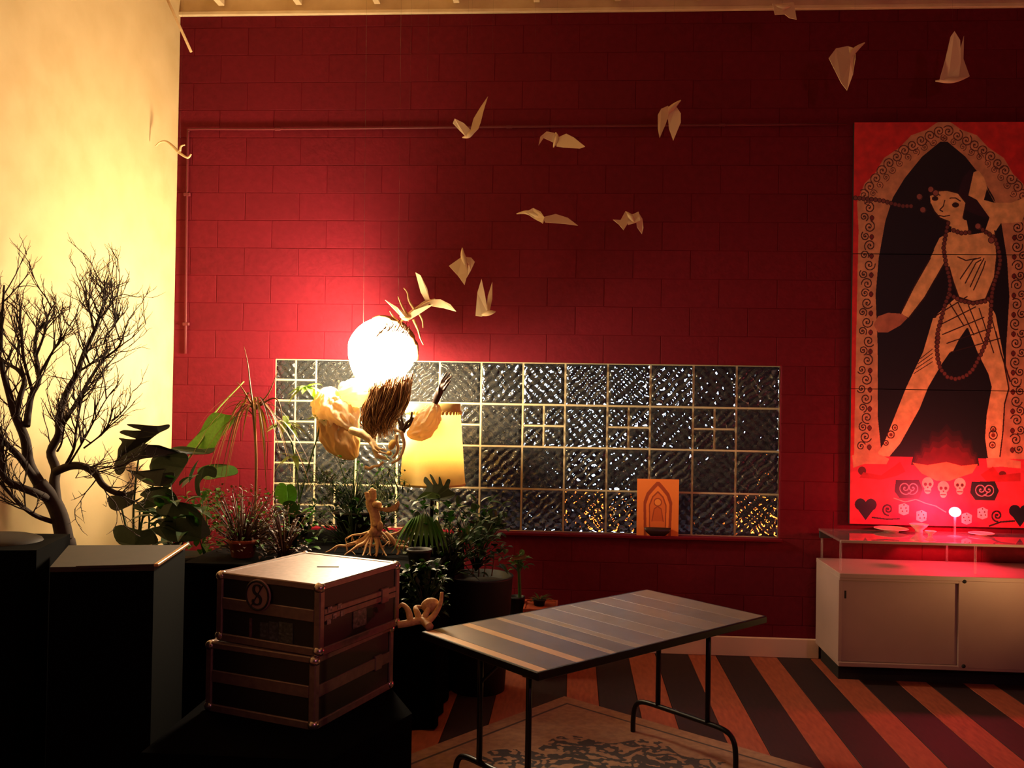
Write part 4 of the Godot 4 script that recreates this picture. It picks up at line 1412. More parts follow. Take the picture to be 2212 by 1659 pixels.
	for l in [[[980, 900], [1010, 980], [1025, 1060], [1005, 1160], [950, 1260], [865, 1305]], [[930, 940], [925, 1020], [945, 1100], [930, 1180], [880, 1240]], [[520, 1355], [580, 1375], [640, 1350], [700, 1340], [760, 1290]], [[900, 860], [930, 890], [980, 900], [1040, 900]]]:
		var pts := []
		for p in l: pts.append(s6(p[0], p[1], z + 0.15))
		tube(st, smooth_points(pts, 5), 0.012, 0.008, 8)
	part(t, st, "root_hoop", M.bone, "pale bent root hoops")
	st = mb()
	ball(st, s6(870, 1070, z + 0.16), Vector3(0.022, 0.036, 0.016), Basis(Vector3(0, 0, 1), -0.4))
	ball(st, s6(835, 1180, z + 0.16), Vector3(0.018, 0.016, 0.016))
	part(t, st, "petal", mat(Color(0.88, 0.72, 0.36), 0.7), "yellow petal")
	# branch on the crown of the head
	st = mb()
	for l in [[[862, 700], [880, 680], [900, 664], [922, 652], [940, 645]], [[880, 680], [868, 660], [860, 640]], [[895, 668], [884, 650], [880, 632], [872, 622]], [[893, 690], [903, 712], [908, 730], [915, 745]], [[900, 668], [912, 690], [914, 708]], [[864, 698], [850, 684], [842, 672]]]:
		var pts := []
		for p in l: pts.append(at(p[0], p[1], z + 0.06))
		tube(st, smooth_points(pts, 4), 0.010, 0.003, 6)
	part(t, st, "crown_branch", M.root, "bare twigs on the crown")
	# hanging lines
	for q in [[785, 700], [860, 690]]:
		st = mb()
		var p := at(q[0], q[1], z)
		tube(st, [p, Vector3(p.x - 0.02, 4.6, p.z)], 0.0006, 0.0006, 4)
		part(t, st, "hanging_line", M.thread)

func puff(r: Array, per: int) -> Array:
	var pts := []
	for i in r.size(): pts.append(Vector3(r[i], 0, 0))
	var out := []
	for p in smooth_points(pts, per): out.append(maxf(p.x, 0.004))
	return out

func build_root_figure() -> void:
	var z := 1.2
	var zo := func(l: Array, dz: float) -> Array:
		var pts := []
		for i in l.size():
			var p: Array = l[i]
			pts.append(at(680.0 + p[0] / 3.95, 1030.0 + p[1] / 3.95, z + dz * i / maxf(l.size() - 1, 1)))
		return smooth_points(pts, 4)
	var t := thing("root_figure", "pale gnarled root figure standing on its spread roots above the road case", "root", Vector3(at(812, 1208, z).x, 0.86, z))
	var st := mb()
	tube(st, zo.call([[490, 110], [492, 170], [470, 215], [485, 265], [505, 300], [520, 370], [525, 440], [525, 500]], 0.0), 0.022, 0.036, 10)
	tube(st, zo.call([[440, 130], [455, 190], [480, 260], [510, 340], [530, 420]], 0.03), 0.012, 0.02, 8)
	ball(st, at(680 + 490 / 3.95, 1030 + 128 / 3.95, z), Vector3(0.016, 0.026, 0.016))
	ball(st, at(680 + 530 / 3.95, 1030 + 235 / 3.95, z + 0.02), Vector3(0.03, 0.022, 0.024))
	ball(st, at(680 + 500 / 3.95, 1030 + 470 / 3.95, z + 0.03), Vector3(0.026, 0.03, 0.024))
	ball(st, at(680 + 555 / 3.95, 1030 + 420 / 3.95, z + 0.03), Vector3(0.02, 0.03, 0.02))
	part(t, st, "trunk", M.root)
	st = mb()
	plate(st, PackedVector2Array([Vector2(560, 265), Vector2(640, 262), Vector2(690, 235), Vector2(715, 205), Vector2(722, 235), Vector2(700, 285), Vector2(640, 300), Vector2(590, 298)]), func(x, y): return at(680 + x / 3.95, 1030 + y / 3.95, z + 0.03), Vector3(0, 0.004, 0.014))
	tube(st, zo.call([[500, 265], [560, 275], [620, 280]], 0.02), 0.016, 0.010, 8)
	part(t, st, "arm", M.root)
	var roots := [
		[[470, 480], [420, 530], [350, 560], [280, 590], [200, 590], [130, 630], [60, 660]], [[480, 490], [430, 560], [370, 590], [310, 630], [260, 660]], [[490, 490], [450, 570], [420, 650], [400, 690]],
		[[510, 490], [530, 560], [530, 640], [520, 690]], [[530, 500], [560, 580], [590, 640], [620, 690]], [[600, 480], [660, 530], [700, 590], [780, 600], [860, 630], [905, 665]], [[700, 590], [715, 640], [690, 690], [670, 715]],
		[[540, 450], [600, 500], [640, 550]], [[620, 500], [700, 480], [740, 450], [760, 420]], [[640, 530], [720, 545], [780, 555], [800, 520]], [[470, 470], [400, 490], [320, 500], [260, 530]], [[500, 480], [480, 560], [470, 640], [480, 680]],
		[[560, 510], [620, 560], [680, 570], [740, 575]], [[440, 540], [380, 570], [340, 560], [270, 575]],
	]
	var depth := [0.03, 0.10, 0.12, 0.13, 0.10, 0.05, 0.09, 0.04, -0.04, 0.02, 0.0, 0.11, 0.0, 0.04]
	for k in roots.size():
		st = mb()
		var th: float = 0.017 if k in [0, 1, 5, 3] else 0.010
		tube(st, zo.call(roots[k], depth[k]), th, 0.003, 7)
		# hair roots
		var rr: Array = roots[k]
		for j in 5:
			var i := 1 + rng.randi() % (rr.size() - 1)
			var q: Array = rr[i]
			var dx := rng.randf_range(-60, 60)
			var dzk: float = depth[k] * i / (rr.size() - 1.0)
			var h0 := at(680.0 + q[0] / 3.95, 1030.0 + q[1] / 3.95, z + dzk)
			tube(st, smooth_points([h0, h0 + Vector3(dx * 0.0004, rng.randf_range(-0.025, -0.005), 0.01), h0 + Vector3(dx * 0.0008, rng.randf_range(-0.045, -0.015), 0.02)], 3), 0.0035, 0.0012, 4)
		part(t, st, "root", M.root)
func build_floor_lamp() -> void:
	var z := 0.42
	var c0 := at(934, 1046, z)
	var c1 := at(934, 872, z)
	var t := thing("table_lamp", "lamp with a cream drum shade in front of the glass blocks", "lamp", Vector3(c0.x, 0.86, z))
	var st := mb()
	var h := c1.y - c0.y
	var rb := 0.222
	var rt := 0.177
	lathe(st, [Vector2(rb, 0), Vector2(rt, h), Vector2(rt - 0.004, h), Vector2(rb - 0.004, 0), Vector2(rb, 0)], c0, 48)
	var sh := part(t, st, "lamp_shade", M.shade)
	st = mb()
	lathe(st, [Vector2(rt + 0.008, h - 0.055), Vector2(rt + 0.004, h + 0.003), Vector2(rt - 0.004, h + 0.003)], c0, 48)
	for k in 40:
		var a := TAU * k / 40
		var p := c0 + Vector3(cos(a) * (rt + 0.011), h - 0.06, sin(a) * (rt + 0.011))
		ball(st, p, Vector3(0.012, 0.014, 0.004), Basis(Vector3.UP, PI / 2 - a), 8, 6)
	part(sh, st, "scalloped_trim", M.shade_trim, "scalloped trim")
	st = mb()
	lathe(st, [Vector2(rb + 0.003, 0.010), Vector2(rb + 0.003, -0.004), Vector2(rb - 0.004, -0.004)], c0, 48)
	part(sh, st, "lower_trim", M.shade_trim)
	st = mb()
	ball(st, at(934, 960, 0.46), Vector3(0.035, 0.045, 0.035))
	part(t, st, "light_bulb", glow(Color(1.0, 0.8, 0.5), 2.0))
	st = mb()
	tube(st, [Vector3(c0.x, 0.88, z), Vector3(c0.x, c0.y + h * 0.4, z)], 0.014, 0.012, 12)
	part(t, st, "pole", M.dark_steel)
	st = mb()
	tube(st, [c0 + Vector3(-rt, h - 0.02, 0), c0 + Vector3(rt, h - 0.02, 0)], 0.003, 0.003, 6)
	tube(st, [c0 + Vector3(0, h * 0.4, 0), c0 + Vector3(0, h - 0.02, 0)], 0.003, 0.003, 6)
	part(t, st, "harp", M.dark_steel)
	st = mb()
	lathe(st, [Vector2(0, 0.03), Vector2(0.05, 0.03), Vector2(0.07, 0.012), Vector2(0.07, 0), Vector2(0, 0)], Vector3(c0.x, 0.86, z), 28)
	part(t, st, "base", M.dark_steel)

# ---------------------------------------------------------------- birds
func bird(label: String, ox: float, oy: float, sc: float, z: float, wings: Array, body: Array, tilt: Array) -> void:
	var P := func(x: float, y: float) -> Vector2: return Vector2(ox + x / sc, oy + y / sc)
	var mid := Vector2.ZERO
	for p in body: mid += P.call(p[0], p[1]) / body.size()
	var b := at(mid.x, mid.y, z)
	var t := thing("paper_bird", label, "bird", b, "birds hung in flight before the red wall")
	for k in wings.size():
		var st := mb(true)
		var poly := PackedVector2Array()
		var w: Array = wings[k]
		for i in range(0, w.size(), 2): poly.append(P.call(w[i], w[i + 1]))
		var tl: float = tilt[k]
		var map := func(x: float, y: float) -> Vector3:
			var d := Vector2(x - mid.x, y - mid.y).length() / 330.0
			return at(x, y, z + tl * d)
		plate(st, poly, map, Vector3(0, 0.0008, 0.0022))
		part(t, st, "wing", M.paper)
	var st := mb()
	var pts := []
	for p in body:
		var q: Vector2 = P.call(p[0], p[1])
		pts.append(at(q.x, q.y, z + 0.006))
	var sp := smooth_points(pts, 4)
	var rad := []
	for i in sp.size():
		var u := float(i) / (sp.size() - 1)
		rad.append(0.003 + 0.016 * pow(sin(PI * clampf(u, 0.02, 0.98)), 1.3))
	tube(st, sp, 0.01, 0.01, 8, 0.0, 0, rad)
	part(t, st, "body", M.paper)
	st = mb()
	var top := at(mid.x, mid.y, z)
	tube(st, [top, Vector3(top.x, 4.575, z)], 0.0004, 0.0004, 3)
	part(t, st, "thread", M.thread)

func build_birds() -> void:
	var s := 3.072
	bird("bird with one narrow wing raised steeply and the other low", 940, 180, s, 0.38, [[118, 265, 130, 235, 190, 265, 235, 310, 240, 350, 205, 355, 160, 310], [235, 310, 255, 235, 300, 160, 350, 88, 322, 180, 302, 260, 285, 305, 245, 325]], [[285, 300], [245, 325], [215, 350], [180, 360]], [0.5, -0.4])
	bird("bird gliding with a thin drooping wing and a broad flat wing, under the conduit", 940, 180, s, 0.32, [[686, 412, 698, 355, 740, 320, 790, 330, 815, 360, 800, 400, 770, 385, 720, 362, 704, 385], [810, 362, 870, 335, 920, 360, 995, 420, 960, 432, 850, 425, 805, 418]], [[800, 325], [805, 370], [785, 425]], [0.5, 0.2])
	bird("bird with both wings folded straight down like two petals", 940, 180, s, 0.34, [[1478, 210, 1500, 170, 1545, 150, 1547, 220, 1530, 270, 1490, 362, 1478, 300], [1545, 155, 1595, 148, 1630, 200, 1630, 260, 1580, 380, 1552, 300, 1545, 230]], [[1630, 112], [1590, 145], [1545, 190], [1540, 240]], [0.4, -0.3])
	bird("bird in level flight with a long beak and swept wing", 940, 180, s, 0.36, [[598, 857, 650, 828, 700, 852, 725, 890, 712, 926, 660, 900], [718, 888, 800, 868, 880, 893, 947, 944, 860, 932, 730, 922]], [[540, 866], [600, 856], [660, 870], [712, 900], [712, 930]], [0.4, -0.3])
	bird("small bird seen from behind with pointed wings bent down", 940, 180, s, 0.3, [[1180, 905, 1230, 908, 1262, 850, 1280, 880, 1275, 935, 1250, 974, 1218, 935], [1265, 862, 1310, 870, 1350, 852, 1362, 910, 1330, 925, 1280, 940], [1345, 852, 1375, 900, 1382, 960, 1372, 1000, 1340, 955, 1332, 900]], [[1262, 850], [1300, 890], [1320, 920]], [0.3, 0.1, -0.5])
	bird("bird diving with broad kite shaped wings", 940, 180, s, 0.4, [[92, 1212, 180, 1150, 212, 1180, 216, 1260, 195, 1338, 150, 1275], [185, 1150, 240, 1158, 263, 1185, 238, 1240, 208, 1292, 222, 1200]], [[180, 1092], [184, 1140], [200, 1200], [205, 1260]], [0.3, -0.5])
	bird("bird with two wings raised upright side by side", 940, 180, s, 0.38, [[268, 1542, 280, 1390, 308, 1298, 330, 1400, 345, 1480, 350, 1530, 310, 1547], [342, 1500, 350, 1410, 379, 1318, 379, 1430, 362, 1510]], [[300, 1540], [350, 1525], [402, 1515]], [0.2, -0.4])
	bird("lit bird perched on the glowing head with one wing up", 640, 560, 2.44, 0.62, [[628, 70, 655, 85, 690, 155, 703, 212, 685, 228, 655, 172], [696, 212, 760, 212, 812, 238, 842, 275, 780, 258, 712, 247]], [[610, 285], [650, 255], [690, 228], [730, 212]], [0.4, 0.3])
	bird("pale bird with a single slanting wing touching the glowing head", 640, 560, 2.44, 0.66, [[468, 215, 530, 252, 592, 296, 592, 328, 552, 302], [580, 300, 620, 270, 690, 245, 720, 240, 660, 280, 600, 318]], [[545, 300], [580, 312], [610, 300]], [0.4, 0.2])
	bird("bird with a wide tapering body high above the painting", 1080, 0, 1.954, 0.5, [[1388, 245, 1418, 205, 1470, 195, 1480, 260, 1465, 382, 1440, 350, 1410, 290], [1468, 196, 1500, 205, 1500, 250, 1490, 315, 1466, 380, 1476, 260]], [[1540, 180], [1505, 205], [1475, 240], [1465, 290]], [0.3, -0.5])
	bird("tall upright folded bird above the right side of the painting", 1080, 0, 1.954, 0.5, [[1855, 337, 1880, 250, 1902, 155, 1918, 132, 1942, 170, 1945, 260, 1935, 335, 1890, 345], [1935, 300, 1945, 200, 1958, 152, 1956, 250, 1982, 322, 1935, 335]], [[1838, 342], [1880, 340], [1930, 336], [1980, 322]], [0.3, -0.3])
	bird("bird hanging close under the ceiling ledger", 1080, 0, 1.954, 0.6, [[1150, 15, 1180, 20, 1200, 60, 1160, 62], [1180, 15, 1240, 10, 1252, 82, 1222, 76, 1195, 55]], [[1155, 20], [1190, 30], [1230, 25]], [0.2, -0.2])
	# long curved wings by the corner
	var st := mb()
	var t := thing("paper_bird", "slender bird with long thin curved wings by the wall corner", "bird", at(385, 325, 0.45), "birds hung in flight before the red wall")
	var W := func(l: Array) -> Array:
		var o := []
		for p in l: o.append(at(300 + p[0] / 2.765, p[1] / 2.765, 0.45))
		return smooth_points(o, 4)
	tube(st, W.call([[98, 875], [125, 850], [165, 845], [205, 875], [240, 912]]), 0.004, 0.010, 7)
	part(t, st, "wing", M.paper)
	st = mb()
	tube(st, W.call([[240, 912], [290, 942], [312, 920]]), 0.010, 0.005, 7)
	part(t, st, "wing", M.paper)
	st = mb()
	tube(st, W.call([[245, 905], [252, 875], [275, 865]]), 0.010, 0.004, 7)
	part(t, st, "body", M.paper)
	st = mb()
	var p := at(300 + 245 / 2.765, 905 / 2.765, 0.45)
	tube(st, [p, Vector3(p.x, 4.575, p.z)], 0.0004, 0.0004, 3)
	part(t, st, "thread", M.thread)
	# pale rod hanging from the joists in the corner
	var r := thing("hanging_rod", "pale thin rod slanting down from the ceiling in the corner", "rod", at(412, 110, 0.5))
	st = mb()
	var b := at(413, 112, 0.5)
	var a := at(362, 0, 0.5)
	tube(st, [b, b + (a - b) * 2.0], 0.009, 0.009, 8)
	part(r, st, "shaft", M.bone)
	st = mb()
	var e := b + (a - b) * 2.0
	tube(st, [e, Vector3(e.x, 4.92, e.z)], 0.002, 0.002, 5)
	part(r, st, "hook", M.dark_steel)

# ---------------------------------------------------------------- bare tree at the left
func z1(x: float, y: float, z: float) -> Vector3: return at(x / 2.439, 560.0 + y / 2.439, z)

func pot(t: Node3D, c: Vector3, r: float, h: float, m: Material, rim := 0.02) -> void:
	var st := mb()
	lathe(st, [Vector2(0, 0), Vector2(r * 0.72, 0), Vector2(r * 0.94, h - rim * 1.6), Vector2(r, h - rim * 1.6), Vector2(r, h), Vector2(r * 0.9, h), Vector2(r * 0.85, h - rim * 2), Vector2(0, h - rim * 2)], c, 28)
	part(t, st, "pot", m)
	st = mb()
	lathe(st, [Vector2(r * 0.85, h - rim * 1.7), Vector2(r * 0.4, h - rim * 1.3), Vector2(0, h - rim * 1.2)], c, 20)
	part(t, st, "soil", M.soil)

func build_tree() -> void:
	var z := 2.12
	var base := z1(352, 1560, z)
	var t := thing("bare_tree", "dark leafless tree with fine twigs before the cream wall", "tree", Vector3(base.x, 0, z))
	pot(t, Vector3(base.x, 0, z), 0.2, 0.5, M.pot_black)
	var trunk := [[352, 1560, 0], [340, 1480, 0], [315, 1360, 0], [275, 1270, 0], [205, 1180, 0.02]]
	var B := [
		# points x, y, depth offset; start radius, end radius
		[[[205, 1180, 0.02], [150, 1080, 0.05], [132, 950, 0.08], [82, 820, 0.1], [50, 720, 0.12], [22, 600, 0.15], [4, 540, 0.18]], 0.030, 0.009],
		[[[82, 820, 0.1], [110, 720, 0.1], [130, 640, 0.05], [90, 590, 0.05], [40, 545, 0.02], [0, 525, 0.0]], 0.016, 0.006],
		[[[134, 880, 0.08], [160, 720, 0.0], [200, 640, -0.05], [182, 500, -0.08], [190, 400, -0.1], [230, 330, -0.1]], 0.018, 0.005],
		[[[275, 1270, 0.0], [180, 1225, 0.1], [90, 1190, 0.15], [25, 1140, 0.2], [12, 1000, 0.2], [0, 925, 0.22]], 0.022, 0.010],
		[[[205, 1180, 0.02], [110, 1040, 0.14], [40, 970, 0.18], [0, 935, 0.2]], 0.020, 0.010],
		[[[290, 1390, 0.0], [190, 1350, 0.1], [120, 1305, 0.14], [60, 1240, 0.15], [0, 1175, 0.16]], 0.013, 0.007],
		[[[290, 1290, 0.0], [285, 1180, -0.05], [290, 1100, -0.08], [265, 1010, -0.1], [310, 920, -0.1], [310, 830, -0.1], [350, 700, -0.12], [400, 600, -0.14], [440, 500, -0.15], [500, 375, -0.16], [530, 290, -0.16], [548, 190, -0.16], [551, 108, -0.16]], 0.028, 0.004],
		[[[312, 870, -0.1], [380, 790, -0.06], [430, 700, -0.04], [480, 620, -0.02], [545, 530, 0.0], [620, 460, 0.02], [660, 370, 0.03]], 0.013, 0.003],
		[[[400, 600, -0.14], [470, 560, -0.1], [545, 505, -0.08]], 0.008, 0.004],
		[[[500, 375, -0.16], [480, 280, -0.2], [455, 210, -0.22], [445, 140, -0.22]], 0.007, 0.002],
		[[[530, 310, -0.16], [570, 260, -0.12], [595, 225, -0.1]], 0.006, 0.002],
		[[[545, 450, -0.15], [570, 400, -0.1], [600, 350, -0.08], [632, 280, -0.06]], 0.006, 0.002],
		[[[295, 1115, -0.05], [370, 1090, -0.02], [450, 1088, 0.02], [505, 1130, 0.05], [535, 1190, 0.08], [600, 1225, 0.1], [660, 1230, 0.1]], 0.022, 0.012],
		[[[330, 1100, -0.05], [385, 1000, 0.0], [398, 900, 0.05], [425, 780, 0.08], [440, 700, 0.1]], 0.009, 0.003],
		[[[165, 700, 0.0], [130, 520, 0.05], [105, 380, 0.08], [78, 290, 0.1]], 0.009, 0.003],
		[[[185, 520, -0.08], [230, 400, -0.05], [255, 300, -0.02], [292, 235, 0.0]], 0.008, 0.002],
		[[[205, 620, -0.05], [260, 520, -0.02], [300, 440, 0.0], [345, 375, 0.02]], 0.008, 0.002],
		[[[300, 1010, -0.1], [330, 960, -0.02], [345, 880, 0.02], [350, 840, 0.03]], 0.006, 0.002],
		[[[355, 1090, -0.02], [420, 1000, 0.05], [470, 900, 0.08], [540, 760, 0.1], [600, 690, 0.12]], 0.006, 0.002],
		[[[440, 1000, 0.04], [520, 930, 0.08], [580, 860, 0.1], [640, 780, 0.12]], 0.005, 0.0015],
		[[[0, 480, 0.1], [5, 380, 0.1], [8, 260, 0.1], [20, 130, 0.1]], 0.012, 0.004],
	]
	var st := mb()
	var pts := []
	for p in trunk: pts.append(z1(p[0], p[1], z + p[2]))
	pts.push_front(Vector3(base.x, 0.42, z))
	tube(st, smooth_points(pts, 4), 0.05, 0.036, 10)
	part(t, st, "trunk", M.bark)
	for b in B:
		st = mb()
		var q := []
		for p in b[0]: q.append(z1(p[0], p[1], z + p[2]) + Vector3(rng.randf_range(-1, 1), rng.randf_range(-1, 1), 0) * 0.006)
		var line := smooth_points(q, 4)
		tube(st, line, b[1], b[2], 8)
		var br := part(t, st, "branch", M.bark)
		# twigs
		var tw := mb()
		var cnt := 3 + int(line.size() * 0.45)
		for k in cnt:
			var i := int(lerpf(0.25, 1.0, rng.randf()) * (line.size() - 2))
			var p: Vector3 = line[i]
			var d := ((line[i + 1] as Vector3) - (line[i] as Vector3)).normalized()
			twig(tw, p, (d + Vector3(rng.randf_range(-1, 1), rng.randf_range(-0.2, 0.9), rng.randf_range(-0.6, 0.6)) * 0.9).normalized(), rng.randf_range(0.10, 0.26), 0.0038, 2)
		var to := MeshInstance3D.new()
		to.name = "twigs"
		to.mesh = commit(tw)
		to.material_override = M.twig
		to.set_meta("kind", "stuff")
		br.add_child(to, true)

func twig(st: SurfaceTool, p: Vector3, d: Vector3, L: float, r: float, depth: int) -> void:
	var pts := [p]
	var q := p
	var dd := d
	for k in 4:
		dd = (dd + Vector3(rng.randf_range(-1, 1), rng.randf_range(-0.6, 1.0), rng.randf_range(-1, 1)) * 0.28).normalized()
		q += dd * (L / 4)
		if q.x < LEFT_X + 0.04: q.x = LEFT_X + 0.04
		pts.append(q)
		if depth > 0 and rng.randf() < 0.75:
			var side := (dd + Vector3(rng.randf_range(-1, 1), rng.randf_range(-0.4, 0.9), rng.randf_range(-0.7, 0.7))).normalized()
			twig(st, q, side, L * rng.randf_range(0.35, 0.6), r * 0.65, depth - 1)
	tube(st, pts, r, r * 0.35, 4)

# ---------------------------------------------------------------- plants
func zq(l: Array, sc: float, ox: float, oy: float) -> PackedVector2Array:
	var o := PackedVector2Array()
	for i in range(0, l.size(), 2): o.append(Vector2(ox + l[i] / sc, oy + l[i + 1] / sc))
	return o

func big_leaf(t: Node3D, poly: PackedVector2Array, z: float, bend: float, lean: float, m: Material) -> void:
	var c := Vector2.ZERO
	for p in poly: c += p / poly.size()
	# finer outline so that the blade can curve
	var fine := PackedVector2Array()
	var pn := poly.size()
	for i in pn:
		for k in 4: fine.append(poly[i].cubic_interpolate(poly[(i + 1) % pn], poly[(i + pn - 1) % pn], poly[(i + 2) % pn], k / 4.0))
	if Geometry2D.triangulate_polygon(fine).is_empty(): fine = poly
	var st := mb()
	plate(st, fine, func(x: float, y: float): return at(x, y, z + lean * (x - c.x) / 330.0 + bend * (y - c.y) / 330.0 - 1.2 * pow((x - c.x) / 330.0, 2.0)), Vector3(0, 0.001, 0.0014))
	part(t, st, "leaf", m)

func stem(t: Node3D, pts: Array, z: float, r0: float, r1: float, m: Material) -> void:
	var q := []
	for p in pts: q.append(at(p[0], p[1], z))
	var st := mb()
	tube(st, smooth_points(q, 4), r0, r1, 7)
	part(t, st, "stem", m)

func leafy(t: Node3D, px0: float, py0: float, px1: float, py1: float, z: float, dz: float, n: int, L: float, W: float, m: Material, called := "foliage") -> void:
	# loose leaves filling a space, each on its own thin stalk from the middle of the plant
	var st := mb()
	var root := at((px0 + px1) / 2, py1 + 8, z)
	for k in n:
		var u := rng.randf()
		var v := rng.randf()
		var p := at(lerpf(px0, px1, u), lerpf(py0, py1, v), z + rng.randf_range(-dz, dz))
		var out := (p - root)
		var d := (out.normalized() * 0.7 + Vector3(rng.randf_range(-1, 1), rng.randf_range(-0.5, 0.6), rng.randf_range(-0.4, 1.0)) * 0.8).normalized()
		var len := L * rng.randf_range(0.6, 1.2)
		leaf(st, p, d, len, W * rng.randf_range(0.7, 1.2), rng.randf_range(0.2, 0.7), 0.25, 4)
		if k % 5 == 0: tube(st, [root, root.lerp(p, 0.5) + Vector3(0, 0.03, 0), p], 0.004, 0.002, 4)
	var o := part(t, st, called, m)
	o.set_meta("kind", "stuff")

func build_plants() -> void:
	var dk: Material = M.leaf_dark
	var q: PackedVector2Array
	# large cut-leaf plant by the corner
	var z := 1.5
	var f := at(300, 1215, z)
	var t := thing("cut_leaf_plant", "large dark plant with fingered leaves beside the bare tree", "plant", Vector3(f.x, 0, z))
	pot(t, Vector3(f.x, 0, z), 0.17, 0.75, M.pot_black)
	for p in [[[292, 1190], [288, 1120], [293, 1040], [300, 985]], [[296, 1190], [310, 1110], [330, 1050], [345, 1020]], [[285, 1195], [270, 1130], [262, 1095]], [[300, 1195], [322, 1140], [318, 1090]], [[290, 1195], [300, 1150], [302, 1100]], [[303, 1195], [345, 1140], [372, 1110]]]:
		stem(t, p, z, 0.007, 0.005, dk)
	var L1 := func(l: Array) -> PackedVector2Array: return zq(l, 4.879, 200, 880)
	big_leaf(t, L1.call([805, 180, 700, 195, 580, 190, 450, 178, 360, 180, 430, 215, 515, 242, 420, 245, 330, 240, 285, 265, 350, 295, 460, 332, 380, 335, 278, 325, 310, 368, 270, 440, 260, 530, 232, 600, 240, 690, 290, 712, 338, 665, 357, 610, 420, 570, 500, 540, 630, 528, 720, 520, 900, 505, 1060, 482, 900, 452, 800, 432, 700, 400, 560, 388, 600, 345, 700, 270, 800, 220]), z + 0.10, 0.2, -0.2, M.leaf_deep)
	big_leaf(t, L1.call([350, 655, 460, 672, 600, 662, 770, 645, 745, 690, 860, 690, 840, 780, 740, 830, 620, 822, 540, 790, 460, 740, 405, 690]), z + 0.16, 0.2, 0.1, M.leaf_deep)
	big_leaf(t, L1.call([635, 530, 720, 510, 950, 480, 1012, 540, 960, 640, 880, 760, 800, 850, 720, 820, 650, 740, 600, 640, 612, 585]), z + 0.05, 0.2, 0.2, dk)
	big_leaf(t, L1.call([170, 940, 300, 920, 430, 870, 490, 830, 438, 895, 425, 985, 525, 945, 430, 1015, 340, 1060, 260, 1090, 190, 1065, 165, 1010]), z + 0.2, 0.2, 0.1, M.leaf_deep)
	big_leaf(t, L1.call([500, 920, 600, 850, 760, 840, 860, 900, 900, 1000, 800, 1050, 700, 1035, 560, 1080, 480, 1085, 430, 1040, 545, 960]), z + 0.12, 0.3, 0.1, dk)
	big_leaf(t, L1.call([690, 1040, 900, 1000, 1060, 1040, 1180, 1180, 1240, 1330, 1100, 1400, 900, 1420, 760, 1390, 620, 1280, 710, 1250, 665, 1190, 775, 1162, 685, 1120]), z + 0.2, 0.3, 0.1, dk)
	big_leaf(t, L1.call([215, 1290, 300, 1240, 420, 1275, 540, 1300, 620, 1290, 690, 1420, 500, 1455, 280, 1440]), z + 0.22, 0.3, 0.1, dk)
	big_leaf(t, L1.call([1150, 640, 1250, 620, 1310, 660, 1290, 740, 1200, 720, 1130, 800, 1140, 940, 1090, 900, 1080, 760]), z - 0.1, 0.3, 0.1, dk)
	leafy(t, 330, 1040, 440, 1185, z + 0.1, 0.15, 46, 0.16, 0.07, dk)
	# plant with the bright broad blade
	z = 0.55
	f = at(400, 1215, z)
	t = thing("broad_leaf_plant", "plant with a bright green broad blade before the red wall", "plant", Vector3(f.x, 0, z))
	pot(t, Vector3(f.x, 0, z), 0.15, 0.7, M.pot_black)
	stem(t, [[372, 1200], [350, 1070], [375, 1035], [402, 997], [440, 945], [463, 893], [527, 824]], z + 0.02, 0.010, 0.004, M.leaf_pale)
	big_leaf(t, zq([1290, 55, 1400, 75, 1512, 105, 1440, 220, 1330, 340, 1265, 440, 1100, 432, 955, 472, 1000, 400, 1120, 270, 1180, 160, 1230, 90], 4.879, 200, 880), z + 0.05, -0.35, 0.3, M.leaf_bright)
	big_leaf(t, zq([900, 1000, 960, 985, 1060, 1000, 1130, 995, 1100, 1025, 960, 1025], 2.439, 0, 560), z + 0.04, 0.2, 0.3, dk)
	big_leaf(t, zq([1040, 1110, 1120, 1080, 1230, 1090, 1250, 1130, 1160, 1150, 1080, 1160], 2.439, 0, 560), z, 0.5, 0.0, M.leaf_mid)
	leafy(t, 400, 1060, 480, 1190, z, 0.2, 90, 0.09, 0.045, M.leaf_mid)
	# drooping straw-leaved plant
	z = 1.05
	f = at(548, 1215, z)
	t = thing("dracaena_plant", "tall plant with thin drooping straw coloured leaves at the window edge", "plant", Vector3(f.x, 0.86, z))
	pot(t, Vector3(f.x, 0.86, z), 0.09, 0.13, M.pot_black, 0.01)
	stem(t, [[548, 1190], [552, 1080], [553, 980], [548, 900], [546, 878]], z, 0.008, 0.010, M.leaf_straw)
	var hub := at(547, 884, z)
	for k in 34:
		var a := rng.randf() * TAU
		var d := Vector3(cos(a), rng.randf_range(0.3, 1.3), sin(a) * 0.8)
		var st := mb()
		leaf(st, hub + Vector3(0, rng.randf_range(-0.05, 0.05), 0), d, rng.randf_range(0.28, 0.52), 0.017, rng.randf_range(1.0, 2.2), 0.3, 9, 0.5)
		part(t, st, "leaf", M.leaf_straw if k % 3 else M.leaf_red)
	for l in [[[547, 882], [540, 830], [535, 785], [527, 748]], [[547, 882], [530, 850], [518, 832], [512, 826]], [[548, 885], [590, 860], [606, 880], [610, 930]], [[548, 884], [580, 850], [600, 800]]]:
		var st := mb()
		var pts := []
		for p in l: pts.append(at(p[0], p[1], z + 0.02))
		tube(st, smooth_points(pts, 5), 0.007, 0.0015, 5)
		part(t, st, "leaf", M.leaf_straw)
	# pale leaved climber with two rosettes
	z = 0.62
	f = at(640, 1190, z)
	t = thing("umbrella_plant", "slender plant with rosettes of pale green leaves before the small glass blocks", "plant", Vector3(f.x, 0.86, z))
	pot(t, Vector3(f.x, 0.86, z), 0.1, 0.15, M.pot_black, 0.01)
	stem(t, [[640, 1190], [646, 1100], [640, 1010], [628, 950], [618, 915]], z, 0.007, 0.004, M.leaf_mid)
